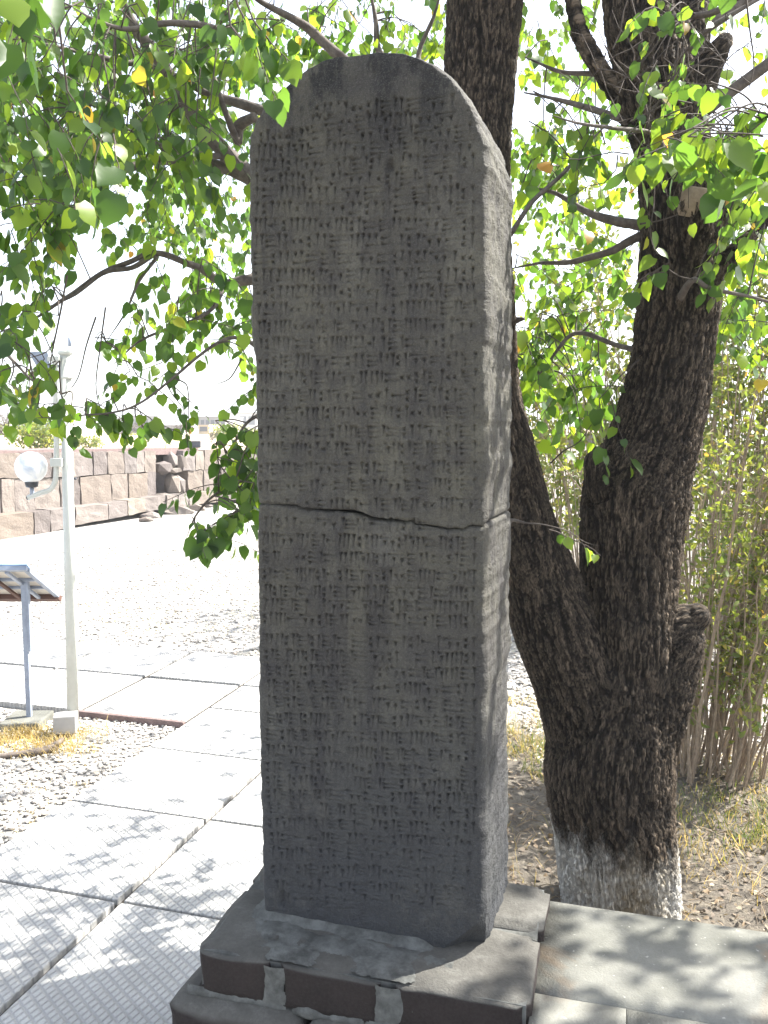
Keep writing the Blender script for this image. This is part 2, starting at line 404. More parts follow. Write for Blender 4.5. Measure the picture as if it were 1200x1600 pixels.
# ================================================================ SETTING
def ground_sheet():
    xs = np.concatenate([-np.geomspace(2500, 7, 26), np.linspace(-6.5, 6.5, 130), np.geomspace(7, 2500, 26)])
    ys = np.concatenate([[-2500, -900, -300, -90, -30, -12, -5, -2], np.linspace(0, 14, 190), np.geomspace(14.5, 2500, 34)])
    X, Y = np.meshgrid(xs, ys)
    near = np.exp(-(X ** 2 + (Y - 3) ** 2) / 90)
    Z = -0.034 + near * (fbm(X * 3, Y * 3, 4, 3) * 0.018)
    soil = (X > 0.55) & (Y < 5.5) & (Y > 1.9)
    Z = Z + np.where(soil, 0.03 * fbm(X * 6, Y * 6, 4, 9) * 2 * near, 0)
    nx, ny = len(xs), len(ys)
    i = np.arange(ny - 1)[:, None] * nx + np.arange(nx - 1)[None, :]
    Q = np.stack([i, i + 1, i + nx + 1, i + nx], -1).reshape(-1, 4)
    V = np.stack([X, Y, Z], -1).reshape(-1, 3)
    o = link('ground', np_mesh('ground', V, Q, M['ground']))
    tag(o, kind='structure')
ground_sheet()

# --- paving, laid on a grid turned 16 degrees: u across, v along
PU = Vector((0.961, -0.277, 0)); PV = Vector((0.277, 0.961, 0)); PO = Vector((-0.89, 2.74, 0))
pave = empty('pavement', None, None, PO, math.atan2(PU.y, PU.x), kind='structure')
def slab(u0, u1, v0, v1, seed):
    g = 0.0075
    bm = box_geo(u0 + g, u1 - g, v0 + g, v1 - g, -0.05, 0.0, 0.004)
    r = random.Random(seed); tx, ty, dz = r.uniform(-.004, .004), r.uniform(-.004, .004), r.uniform(-.004, .003)
    for v in bm.verts:
        v.co.z += dz + tx * (v.co.x - u0) + ty * (v.co.y - v0)
    o = bm_obj('paving_slab', bm, M['slab'], pave)
    return o
k = 0
vb = [-3.8, -3.16, -2.53, -1.9, -1.265, -0.635, 0.0, 0.63, 1.265, 1.895, 2.33, 2.95]
for a, b in zip(vb[:-1], vb[1:]):
    for u0 in (-0.665, 0.0):
        slab(u0, u0 + 0.655, a, b, k); k += 1
for i in range(1, 8):
    u0 = -0.665 - 0.67 * i
    slab(u0, u0 + 0.66, 1.65, 2.33, k); slab(u0 + 0.01 * (i % 2), u0 + 0.66, 2.335, 2.95, k + 1); k += 2
# soil in the joints
bm = box_geo(-0.66, 0.65, -3.8, 2.95, -0.06, -0.022)
bm_obj('joint_soil', bm, m_simple('joint_soil', (0.07, 0.06, 0.052), (0.03, 0.026, 0.022), 0.95, 60, bump=0.6), pave)
bm = box_geo(-5.3, -0.665, 1.665, 2.94, -0.06, -0.013)
bm_obj('joint_soil', bm, bpy.data.materials['joint_soil'], pave)
bm = box_geo(-1.345, -0.67, 1.618, 1.648, -0.05, 0.004, 0.004, 0.003, 3)
bm_obj('kerb_strip', bm, M['kerb'], pave)

# ================================================================ PEDESTAL (its own axes: x along the front, y to the back)
YAW = R(-15.2)
ped = empty('stone_pedestal', 'two tiered dark tuff pedestal with grey mortar seams under the carved stele', 'pedestal', (-0.43, 1.83, 0), YAW)
PW, PD = 0.755, 0.48
def ptier(name, x0, x1, y0, y1, z0, z1, seed, bev=0.012, wob=0.006):
    bm = box_geo(x0, x1, y0, y1, z0, z1, 0, 0, 9)
    # round the outer edges by hand so the wear is uneven
    for v in bm.verts:
        c = v.co
        n = mnoise.noise(c * 9 + Vector((seed, 0, 0)))
        e = bev * (1 + 0.9 * n)
        dx = min(c.x - x0, x1 - c.x); dy = min(c.y - y0, y1 - c.y); dz = min(c.z - z0, z1 - c.z)
        on = (dx < 1e-5) + (dy < 1e-5) + (dz < 1e-5)
        if on >= 2 and c.z > z0 + 1e-4:
            if dx < 1e-5: c.x += e if c.x < (x0 + x1) / 2 else -e
            if dy < 1e-5: c.y += e if c.y < (y0 + y1) / 2 else -e
            if dz < 1e-5: c.z -= e * 0.7
        v.co = c + mnoise.noise_vector(c * 11 + Vector((0, seed, 0))) * wob * (0.4 if c.z > z1 - 0.001 else 1)
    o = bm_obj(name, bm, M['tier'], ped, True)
    return o
# upper tier: three stones, joints as photographed
uj = [0.0, 0.19, 0.455, PW]
for i in range(3):
    ptier('upper_tier_stone', uj[i] + (0.004 if i else 0), uj[i + 1] - (0.004 if i < 2 else 0), 0.0, 0.30 if i < 2 else 0.265, 0.318, 0.42, i * 5 + 1)
ptier('upper_tier_stone', 0.0, 0.44, 0.306, PD, 0.318, 0.42, 23)
ptier('upper_tier_stone', 0.448, PW + 0.004, 0.272, PD, 0.318, 0.424, 31)
lj = [-0.055, 0.27, 0.60, 0.752]
for i in range(3):
    ptier('lower_tier_stone', lj[i] + (0.003 if i else 0), lj[i + 1] - (0.003 if i < 2 else 0), -0.05, PD, -0.03, 0.312, 40 + i, 0.014, 0.008)
# mortar: core between the stones and smears over them
def mortar_patch(name, outline, y, zt=None, th=0.004, seed=0, top=True):
    """irregular smear; outline in (x,y) on the top or (x,z) on the front"""
    pts = []
    n = len(outline)
    for i in range(n):
        a = Vector(outline[i]); b = Vector(outline[(i + 1) % n])
        for q in range(5):
            p = a.lerp(b, q / 5); nn = mnoise.noise_vector(Vector((p.x * 40, p.y * 40, seed)))
            pts.append(p + Vector((nn.x, nn.y)) * 0.006)
    bm = bmesh.new()
    def P3(p, h): return Vector((p.x, p.y, y + h)) if top else Vector((p.x, y - h, p.y))
    c = sum(pts, Vector((0, 0))) / len(pts)
    inner = [c.lerp(p, 0.82) for p in pts]
    lo = [bm.verts.new(P3(p, -0.006)) for p in pts]; hi = [bm.verts.new(P3(p, th)) for p in inner]
    for i in range(len(pts)):
        j = (i + 1) % len(pts); bm.faces.new((lo[i], lo[j], hi[j], hi[i]))
    bm.faces.new(hi)
    bmesh.ops.recalc_face_normals(bm, faces=bm.faces[:])
    return bm_obj(name, bm, M['mortar'], ped, False)
bm = box_geo(0.01, PW - 0.01, 0.012, PD - 0.01, 0.30, 0.412); bm_obj('mortar_bed', bm, M['mortar'], ped)
def mortar_field(x0, x1, a0, a1, top, strokes, lift, seed):
    """thin spread of mortar: a grid that rises out of the stone only where it was smeared"""
    st = 0.003; X_, Y_ = np.meshgrid(np.arange(x0, x1, st), np.arange(a0, a1, st))
    f = np.full(X_.shape, -1.0)
    for (cx_, cy_, rx_, ry_) in strokes: f = np.maximum(f, 1 - ((X_ - cx_) / rx_) ** 2 - ((Y_ - cy_) / ry_) ** 2)
    f = f + fbm(X_ * 22, Y_ * 22, 5, seed) * 3.0 + fbm(X_ * 90, Y_ * 90, 2, seed + 4) * 0.7 - 0.30
    h = np.clip(f, -1, 0.7) * 0.0045 - 0.0012 + lift
    n_, m_ = X_.shape; i_ = np.arange(n_ - 1)[:, None] * m_ + np.arange(m_ - 1)[None, :]
    Q = np.stack([i_, i_ + 1, i_ + m_ + 1, i_ + m_], -1).reshape(-1, 4)
    if top: V = np.stack([X_, Y_, 0.42 + h], -1)
    else: V = np.stack([X_, -h, Y_], -1)
    fv = h.ravel() > lift - 0.0035
    Q = Q[fv[Q].any(1)]
    link('mortar_smear', np_mesh('mortar_smear', V.reshape(-1, 3), Q, M['mortar']), ped)
mortar_field(0.02, 0.58, 0.008, 0.20, True, [(0.21, 0.05, 0.06, 0.05), (0.33, 0.10, 0.16, 0.035), (0.43, 0.06, 0.07, 0.06), (0.47, 0.10, 0.10, 0.03), (0.15, 0.13, 0.05, 0.05)], 0.002, 3)
mortar_field(0.14, 0.24, 0.322, 0.412, False, [(0.19, 0.37, 0.022, 0.09)], 0.002, 15)
mortar_field(0.40, 0.51, 0.322, 0.412, False, [(0.455, 0.37, 0.026, 0.09)], 0.002, 25)
mortar_field(-0.02, 0.74, 0.300, 0.330, False, [(x_ * .09, 0.315, 0.05, 0.010) for x_ in range(9)], 0.004, 35)

# low wall (ledge) running right from the pedestal
ledge = empty('low_wall', 'low flat topped concrete wall running right beside the stele pedestal', 'wall', (-0.43, 1.83, 0), YAW)
lx = [PW - 0.006, PW + 1.02, PW + 2.3, PW + 3.6]
for i in range(3):
    for (xa_, xb_, ya_, yb_) in ([(lx[0], .946, -.75, .10), (.946, lx[1], -.75, .10), (lx[0], lx[1], .10, PD + .004)] if i == 0 else [(lx[i], lx[i + 1], -.75, .13), (lx[i], lx[i + 1], .13, PD + .004)]):
        bm = box_geo(xa_ + 0.0008, xb_ - 0.0008, ya_ + 0.0008, yb_ - 0.0008, 0.30, 0.383, 0, 0, 9)
        for v in bm.verts:
            c = v.co
            if c.z > 0.37 and (c.y > PD - 0.01 or c.y < -0.74): c.z -= 0.006
            v.co = c + mnoise.noise_vector(c * 7) * 0.0035
        bm_obj('coping_slab', bm, M['ledge'], ledge, True)
bm = box_geo(PW + 0.01, PW + 3.6, -0.70, PD - 0.03, -0.04, 0.302, 0.01); bm_obj('wall_core', bm, M['ledge'], ledge)

# ================================================================ STELE
SYAW = R(-17.5)
SW, ST, SZ0 = 0.542, 0.33, 0.405
# front-right corner of the foot
_c = Vector((0.222, 1.80, 0)); _u = Vector((math.cos(SYAW), math.sin(SYAW), 0))
SORG = _c - _u * SW
stele = empty('inscribed_stele', 'tall round topped basalt stele with rows of cuneiform, cracked across its middle', 'stele', (SORG.x, SORG.y, SZ0), SYAW)
def to_front(px, py):
    """pixel -> (s, z) on the stele's front plane"""
    n = Vector((math.sin(SYAW), -math.cos(SYAW), 0)); o = Vector((SORG.x, SORG.y, SZ0))
    r = ray(px, py); t = (o - EYE).dot(n) / r.dot(n); p = EYE + r * t - o
    return p.dot(_u), p.z
LEFT = [(413, 1440), (408, 1385), (405, 1250), (402, 1080), (400, 950), (400, 800), (399, 700), (396, 620), (395, 560), (391, 520), (390, 440), (388, 330), (386, 250), (387, 215)]
ARCL = [(387, 215), (391, 200), (400, 183), (413, 165), (430, 147), (452, 126), (475, 110), (500, 96), (530, 86), (560, 82), (592, 80.5)]
RIGHT = [(752, 1450), (752, 1385), (753, 1250), (755, 1080), (756, 900), (757, 700), (758, 560), (758, 400), (758, 300), (758, 258)]
RIGHT = [(x + 4, y) for x, y in RIGHT]
ARCR = [(762, 258), (760, 240), (756, 215), (749, 190), (738, 165), (722, 140), (702, 118), (680, 102), (655, 90), (625, 82), (592, 80.5)]
def outline(side, arc):
    p = [to_front(*q) for q in side + arc[1:]]; a = np.array(p); return a
OL = outline(LEFT, ARCL); OR_ = outline(RIGHT, ARCR)
HTOP = max(OL[-1, 1], OR_[-1, 1])
for A_ in (OL, OR_):
    A_[:, 1] = np.maximum.accumulate(A_[:, 1] + np.arange(len(A_)) * 1e-6); A_[-1, 1] = HTOP
smid = 0.5 * (OL[-1, 0] + OR_[-1, 0])
OL[-1, 0] = smid - 0.001; OR_[-1, 0] = smid + 0.001
def s_left(z):
    return np.interp(z, OL[:, 1], OL[:, 0]) + fbm(z * 26, z * 0 + 2.5, 3, 5) * 0.008 * np.clip((HTOP - z) * 8, 0, 1)
def s_right(z):
    return np.interp(z, OR_[:, 1], OR_[:, 0]) + fbm(z * 18, z * 0 + 7.5, 4, 8) * 0.015 * np.clip((HTOP - z) * 8, 0, 1)
# ---- crack line on the front, as (s, z)
CR = np.array([to_front(*q) for q in [(398, 787), (430, 787), (455, 791), (478, 796), (510, 798), (540, 800), (560, 806), (585, 812), (612, 815), (640, 817), (665, 822), (690, 827), (720, 827), (745, 824), (760, 821)]])
def crack(s): return np.interp(s, CR[:, 0], CR[:, 1]) + fbm(s * 70, s * 0, 4, 3) * 0.009
ZC = float(CR[:, 1].mean())
# ---- inscription heightfield (depth in metres, positive = cut in)
RES = 0.0014
gs = np.arange(0, SW + 0.03, RES); gz = np.arange(0, HTOP + 0.02, RES)
HF = np.zeros((len(gz), len(gs)), np.float32)
def stamp(s0, z0, s1, z1, w, d, head):
    """one wedge: a triangular head at (s0,z0) tapering to (s1,z1)"""
    L = math.hypot(s1 - s0, z1 - z0) + 1e-6
    m = w * 2.2 + 0.002
    a0 = int((min(s0, s1) - m) / RES); a1 = int((max(s0, s1) + m) / RES) + 1
    b0 = int((min(z0, z1) - m) / RES); b1 = int((max(z0, z1) + m) / RES) + 1
    a0 = max(a0, 0); b0 = max(b0, 0); a1 = min(a1, len(gs)); b1 = min(b1, len(gz))
    if a1 <= a0 or b1 <= b0: return
    S, Z = np.meshgrid(gs[a0:a1], gz[b0:b1])
    ux, uz = (s1 - s0) / L, (z1 - z0) / L
    t = (S - s0) * ux + (Z - z0) * uz; q = np.abs(-(S - s0) * uz + (Z - z0) * ux)
    tt = np.clip(t / L, 0, 1)
    hw = np.where(t < head, w * (1.55 - 1.0 * np.clip(t / head, 0, 1)), w * (0.55 - 0.22 * tt))
    dd = np.where(t < head, d * (1.0 - 0.35 * np.clip(t / head, 0, 1)), d * (0.62 - 0.28 * tt))
    prof = np.clip(1 - (q / hw), 0, 1) * dd
    ends = np.clip((t + 0.0015) / 0.003, 0, 1) * np.clip((L + 0.002 - t) / 0.004, 0, 1)
    sub = HF[b0:b1, a0:a1]; np.maximum(sub, (prof * ends).astype(np.float32), out=sub)
r_ = random.Random(11)
def J(a): return r_.uniform(-a, a)
def sign(ch, s, z, w, h):
    """draw one sign in a cell: s,z = lower left, w,h = size"""
    d = 0.0120; wv = 0.0036; hd = 0.0085
    def V_(x, a=1.0, b=0.04): stamp(s + x * w + J(.001), z + a * h + J(.001), s + x * w + J(.0012), z + b * h + J(.001), wv * r_.uniform(.85, 1.15), d * r_.uniform(.75, 1.15), hd)
    def H_(y, a=0.0, b=1.0, hh=0.006): stamp(s + a * w + J(.001), z + y * h + J(.001), s + b * w + J(.001), z + y * h + J(.0012), wv * 0.9, d * r_.uniform(.75, 1.1), hh)
    def C_(x, y, k=0.22):
        stamp(s + x * w, z + y * h, s + (x + k) * w, z + (y + k * .7) * h, wv * .85, d, .005); stamp(s + x * w, z + y * h, s + (x + k) * w, z + (y - k * .7) * h, wv * .85, d, .005)
    if ch == '1': V_(.4)
    elif ch == '2': V_(.25); V_(.75)
    elif ch == '3': V_(.15); V_(.5); V_(.85)
    elif ch == '4': V_(.08); V_(.36); V_(.64); V_(.92)
    elif ch == 'T': H_(.86); V_(.3, .6); V_(.72, .6)
    elif ch == 'Z': H_(.88); H_(.52); H_(.16)
    elif ch == '=': H_(.75); H_(.3)
    elif ch == '-': H_(.55)
    elif ch == '<': C_(.3, .5, .4)
    elif ch == 'w': C_(.08, .5, .3); C_(.55, .5, .3)
    elif ch == 'E': H_(.85, 0, .62); H_(.5, 0, .62); H_(.15, 0, .62); V_(.85)
    elif ch == 'B': V_(.08); V_(.92); H_(.78, .2, .8, .004); H_(.5, .2, .8, .004); H_(.2, .2, .8, .004)
    elif ch == 'K': C_(.05, .72, .28); C_(.05, .26, .28); V_(.75)
    elif ch == 'X': H_(.5); V_(.5); C_(.15, .5, .25)
    elif ch == 'D': V_(.2, 1.0, .45); V_(.7, 1.0, .45); H_(.2)
    elif ch == 'M': H_(.9, 0, .5); V_(.25, .65); V_(.6, .95); V_(.95, .95)
ROWS = [  # (x0, y0, x1, y1 of the row's middle in the photograph, signs)
 (487, 174, 722, 160, 'KD1wKE1ZT1'), (480, 192, 735, 184, 'D=wE1M3TT1'),
 (400, 215, 745, 205, 'KwXD=E-T1KEZTE'), (395, 238, 750, 228, '22KM=13TZKE1TT'),
 (392, 260, 752, 252, '2D1KT-MEKwD1ZEK'), (392, 282, 752, 278, '1w22K-DT1<KE-TE'),
 (392, 303, 752, 302, '1=32K11TZ1=E13K'), (392, 327, 752, 326, '1K3<21TDK2=1T1E'),
 (392, 353, 752, 351, '3XK22w3K=E1DTZK'), (392, 378, 752, 376, '2E1wK1Z3D=1KT-K'),
 (393, 405, 752, 403, 'ZK1D=EZT=K1DT1w'), (393, 432, 752, 430, 'K1D4KTE12KM=K1K'),
 (395, 458, 752, 455, 'wK2D23<KT1=4KE2'), (395, 485, 752, 481, '1D2w3KMT1<K42EB'),
 (397, 512, 752, 508, '2K3<w1E=T2KE4T1T'), (398, 538, 752, 535, '1K4=KM3DX1E=TKT'),
 (398, 565, 752, 562, 'wKE2T=K1E2KT=KB'), (399, 592, 752, 589, '24MKE1T23=wKEwB'),
 (400, 620, 752, 617, '2T1B1KT=w1-KE1KE'), (400, 647, 752, 645, '2DBM2KMwE1Kw3BE'),
 (400, 677, 752, 674, 'K1B1w=K2BE=K1TKE'), (400, 703, 752, 701, '13B3KX2E1=MKEBKE'),
 (401, 733, 752, 731, 'KE1B1T=EK=1Bw3KE'), (401, 760, 752, 758, 'KZwE1-=BE1TB=3KE'),
 (440, 790, 752, 789, '1-KE2K-1EB1w3T'),
 (406, 817, 690, 822, '2K1-TB1-2K='), (406, 843, 752, 850, '4T21E-31K2TKM=2KE'),
 (406, 870, 752, 876, 'B1KwE=22MKTE1=KE'), (406, 897, 752, 902, 'K=E4K-KETKwE3=M2'),
 (406, 923, 752, 928, '2KE=2KEM12BTE=3K'), (406, 944, 752, 950, '12EEK1T=MXKB=4M1'),
 (406, 967, 752, 972, 'K3-TKE1wB=D=KE2K'), (408, 1000, 752, 1006, '22KBKE=ZKT1K-1TK'),
 (409, 1023, 752, 1030, 'KEMKE2BZTKE=1M2K'), (410, 1047, 752, 1054, 'BKEKMDZ=1KT=BM1E'),
 (411, 1072, 752, 1079, '1BKEBE=Zw-K3T=K1'), (411, 1097, 752, 1104, '1BK=B1EK-2T=K=ZE'),
 (411, 1122, 752, 1130, 'BKEK3E-KM=K2TEKE'), (411, 1148, 752, 1156, 'ZKBEKMT=K3E22=KE'),
 (411, 1173, 752, 1182, '2DM=K1-33KEB-ETK'), (412, 1197, 752, 1207, 'K=T1K2MwK1BE=-KE'),
 (412, 1219, 752, 1229, 'KEK2K=33EZK1M2KE'), (413, 1240, 752, 1250, 'KBKEKZT=-K2E1K2B'),
 (414, 1262, 752, 1272, 'B2BT2EKZMK=T2E-K'), (415, 1285, 752, 1295, 'KM21KBE-DKE2=K1K'),
 (418, 1308, 748, 1317, 'K=-w2ZDT=K2M=Kw'), (418, 1332, 745, 1340, '1M2-K=ZT-1K=-E'),
 (420, 1358, 742, 1366, 'K-KEKMB2wZK1-E'), (425, 1383, 735, 1392, '2-w1-K=M2-KBE'),
 (440, 1405, 720, 1410, '1--=-1-2-K=')]
for (x0, y0, x1, y1, txt) in ROWS:
    s0, za = to_front(x0, y0); s1, zb = to_front(x1, y1)
    if y0 < 215:
        zz_ = 0.5 * (za + zb)
    s0 += 0.008; s1 -= 0.008
    wd = {'1': .5, '2': .75, '3': 1.0, '4': 1.3, '<': .6, 'w': 1.0, '-': .9, '=': 1.0, 'T': 1.35, 'Z': 1.2, 'E': 1.1, 'B': 1.0, 'K': .85, 'X': .9, 'D': .9, 'M': 1.1}
    tot = sum(wd[c] for c in txt) ; gap = 0.06 * tot / len(txt); unit = (s1 - s0) / (tot + gap * len(txt)); x = s0
    for c in txt:
        z_ = np.interp(x, [s0, s1], [za, zb]); w = wd[c] * unit
        hgt = 0.0305 * r_.uniform(.92, 1.05)
        if r_.random() > 0.012: sign(c, x, z_ - hgt * 0.5, w, hgt)
        x += w + gap * unit
    # faint ruled line under each row
    zl = 0.0205
    stamp(s0 - .01, za - zl, s1 + .01, zb - zl, 0.0024, 0.0042, 0.001)
# wear: soften and erase part of the carving
S_, Z_ = np.meshgrid(gs, gz)
wear = np.clip(1.0 + 0.9 * fbm(S_ * 9, Z_ * 9, 3, 21), 0.75, 1.2)
HF = HF * wear
HF = (4 * HF + np.roll(HF, 1, 0) + np.roll(HF, -1, 0) + np.roll(HF, 1, 1) + np.roll(HF, -1, 1)) / 8
HF += (fbm(S_ * 45, Z_ * 45, 4, 33) * 0.0058 + fbm(S_ * 5, Z_ * 5, 3, 34) * 0.010 + fbm(S_ * 190, Z_ * 190, 2, 35) * 0.0024).astype(np.float32)
pit = vnoise(S_ * 150, Z_ * 150, 77); HF += np.where(pit > 0.93, (pit - 0.93) * 0.035, 0).astype(np.float32)
# deep old breaks
for (px_, py_, rr_, dp) in [(610, 255, .006, .008), (614, 262, .012, .006), (607, 262, .006, .008), (590, 615, .006, .006), (588, 632, .006, .006), (442, 1400, .009, .012), (441, 1412, .007, .012), (585, 118, .012, .004)]:
    s, z = to_front(px_, py_); HF += (dp * np.exp(-(((S_ - s) / rr_) ** 2 + ((Z_ - z) / (rr_ * 1.5)) ** 2))).astype(np.float32)
def samp(s, z):
    a = np.clip(s / RES, 0, len(gs) - 1.001); b = np.clip(z / RES, 0, len(gz) - 1.001)
    i = a.astype(int); j = b.astype(int); fa = a - i; fb = b - j
    return (HF[j, i] * (1 - fa) + HF[j, i + 1] * fa) * (1 - fb) + (HF[j + 1, i] * (1 - fa) + HF[j + 1, i + 1] * fa) * fb

def stele_block(name, upper):
    NF, NS = 360, 60
    if upper:
        zl = ZC; straight = np.arange(zl, OL[len(LEFT) - 1, 1] - 0.10, 0.0017)
        z1 = straight[-1] + 0.0017
        ang = np.linspace(0, math.pi / 2, 210); rows = np.concatenate([straight, z1 + (HTOP - z1) * np.sin(ang)])
    else:
        rows = np.arange(0, ZC + 0.0008, 0.0017)
    rows = rows[:, None]
    # ring parameter: front (left->right), right corner + side, back, left side
    f = np.linspace(0, 1, NF)[None, :]
    L = s_left(rows); Rr = s_right(rows); W = Rr - L
    rc = np.minimum(0.012 + 0.014 * np.clip(fbm(rows * 9, rows * 0 + 1.5, 4, 91) + .1, -.3, 1), W * 0.2)
    chipR = 0.085 * np.exp(-(rows / 0.060) ** 2) if not upper else rows * 0
    rcr = rc + np.minimum(chipR, W * 0.3)
    s = L + rc * 0.55 + (W - rc * 0.55 - rcr * 0.55) * f
    # corner rounding: y as function of distance from each edge
    dl = s - L; dr = Rr - s
    yy = np.where(dl < rc, rc - np.sqrt(np.clip(rc ** 2 - (rc - dl) ** 2, 0, None)), 0) + np.where(dr < rcr, (rcr - np.sqrt(np.clip(rcr ** 2 - (rcr - dr) ** 2, 0, None))), 0)
    if not upper:
        cw = np.clip(chipR / 0.03, 0, 1); lin = np.clip(rcr - dr, 0, None)
        yy = np.where(dr < rcr, yy * (1 - cw) + lin * cw, yy)
    zf = np.broadcast_to(rows, s.shape).copy()
    def warp(s, z):
        off = crack(s) - ZC
        if upper:
            k_ = np.clip(1 - (z - ZC) / 0.35, 0, 1); gap_ = 0.0032 + 0.005 * np.exp(-((s - 0.24) / 0.10) ** 2)
            return z + off * k_ + gap_ * k_
        k_ = np.clip(1 - (ZC - z) / 0.35, 0, 1); return z + off * k_
    zf = warp(s, zf)
    edge = np.abs(zf - (crack(s)))           # chipped lips of the crack
    yy = yy + samp(s, zf) + 0.009 * np.exp(-edge / 0.0035) * (0.6 + 0.8 * vnoise(s * 50, zf * 0 + (3 if upper else 9), 5))
    bot = np.exp(-zf / 0.012) * 0.010 if not upper else 0
    yy = yy + bot + 0.010 * np.exp(-np.clip(HTOP - zf, 0, 9) / 0.01) * 0.3
    # sides
    g = np.linspace(0, 1, NS)[None, :] ** 1.0
    ydep = ST + 0 * rows
    def side(edge_s, rcx, sgn, seed, rev=False):
        d = rcx * 0.55 + (ydep - rcx * 0.55) * g
        out = np.where(d < rcx, rcx - np.sqrt(np.clip(rcx ** 2 - (rcx - d) ** 2, 0, None)), 0)
        db = ydep - d; out = out + np.where(db < rc, rc - np.sqrt(np.clip(rc ** 2 - (rc - db) ** 2, 0, None)), 0)
        zz = np.broadcast_to(rows, d.shape)
        rel = fbm(d * 30, zz * 12, 4, seed) * 0.012 + fbm(d * 120, zz * 55, 3, seed + 3) * 0.005 + fbm(d * 90, zz * 6, 2, seed + 9) * 0.005
        rel = rel * np.clip(d / 0.02, 0.35, 1) + 0.006 * np.exp(-np.abs(zz - ZC) / 0.004)
        ss = edge_s - sgn * (out + rel)
        return ss, d, zz
    sr, yr, zr = side(Rr, rcr, 1, 50); zr = warp(np.broadcast_to(Rr, sr.shape), zr)
    sl, yl, zl_ = side(L, rc, -1, 60); zl_ = warp(np.broadcast_to(L, sl.shape), zl_)
    # back
    h = np.linspace(0, 1, 20)[None, :]
    sb = (Rr - rc) + (L - Rr + 2 * rc) * h; yb = ST + fbm(sb * 14, rows * 14 + sb * 0, 3, 70) * 0.012; zb = warp(sb, np.broadcast_to(rows, sb.shape))
    # top surface is a little uneven where the arch closes
    X = np.concatenate([s, sr[:, 1:], sb[:, 1:-1], sl[:, ::-1][:, :-1]], 1)
    Y = np.concatenate([yy, yr[:, 1:], yb[:, 1:-1], yl[:, ::-1][:, :-1]], 1)
    Zz = np.concatenate([zf, zr[:, 1:], zb[:, 1:-1], zl_[:, ::-1][:, :-1]], 1)
    if upper:
        kk = np.clip((rows - (HTOP - 0.22)) / 0.22, 0, 1)
        Zz = Zz + kk * fbm(X * 20, Y * 20 + rows * 9, 3, 80) * 0.008
    n, m = X.shape
    V = np.stack([X, Y, Zz], -1).reshape(-1, 3)
    i = np.arange(n - 1)[:, None] * m; j = np.arange(m)[None, :]; j2 = (j + 1) % m
    Q = np.stack([i + j, i + j2, i + m + j2, i + m + j], -1).reshape(-1, 4)
    # caps as fans
    c0 = len(V); V = np.vstack([V, V[:m].mean(0), V[-m:].mean(0)])
    jj = np.arange(m); T = np.concatenate([np.stack([np.full(m, c0), (jj + 1) % m, jj], 1), np.stack([np.full(m, c0 + 1), (n - 1) * m + jj, (n - 1) * m + (jj + 1) % m], 1)])
    V[:, 2] = V[:, 2]
    o = link(name, np_mesh(name, V, [T, Q], M['basalt']), stele)
    return o
up = stele_block('upper_stone', True)
lo = stele_block('lower_stone', False)
# mortar collar the foot stands in
bm = bmesh.new()
n = 90
ring = []
foot = []
for i in range(n):
    a = i / n * 4
    sd, t = int(a), a - int(a)
    p = [(t * SW, 0), (SW, t * ST), (SW - t * SW, ST), (0, ST - t * ST)][sd]
    foot.append(Vector(p))
cen = Vector((SW / 2, ST / 2))
for lv, (grow, z) in enumerate([(-0.03, 0.030), (0.004, 0.028), (0.018, 0.019), (0.034, 0.012)]):
    row = []
    for p in foot:
        d = (p - cen).normalized(); w = mnoise.noise(Vector((p.x * 14, p.y * 14, lv)))
        q = p + d * (grow * (1 + 0.6 * w) if lv > 1 else grow)
        zl = z - 0.05 * min(1, max(0, (p.x - 0.40) / 0.10)) + 0.004 * w
        row.append(bm.verts.new((q.x, q.y, zl)))
    ring.append(row)
for a_, b_ in zip(ring[:-1], ring[1:]):
    for i in range(n): bm.faces.new((a_[i], a_[(i + 1) % n], b_[(i + 1) % n], b_[i]))
bmesh.ops.recalc_face_normals(bm, faces=bm.faces[:])
col = bm_obj('mortar_collar', bm, M['mortar'], stele, True)

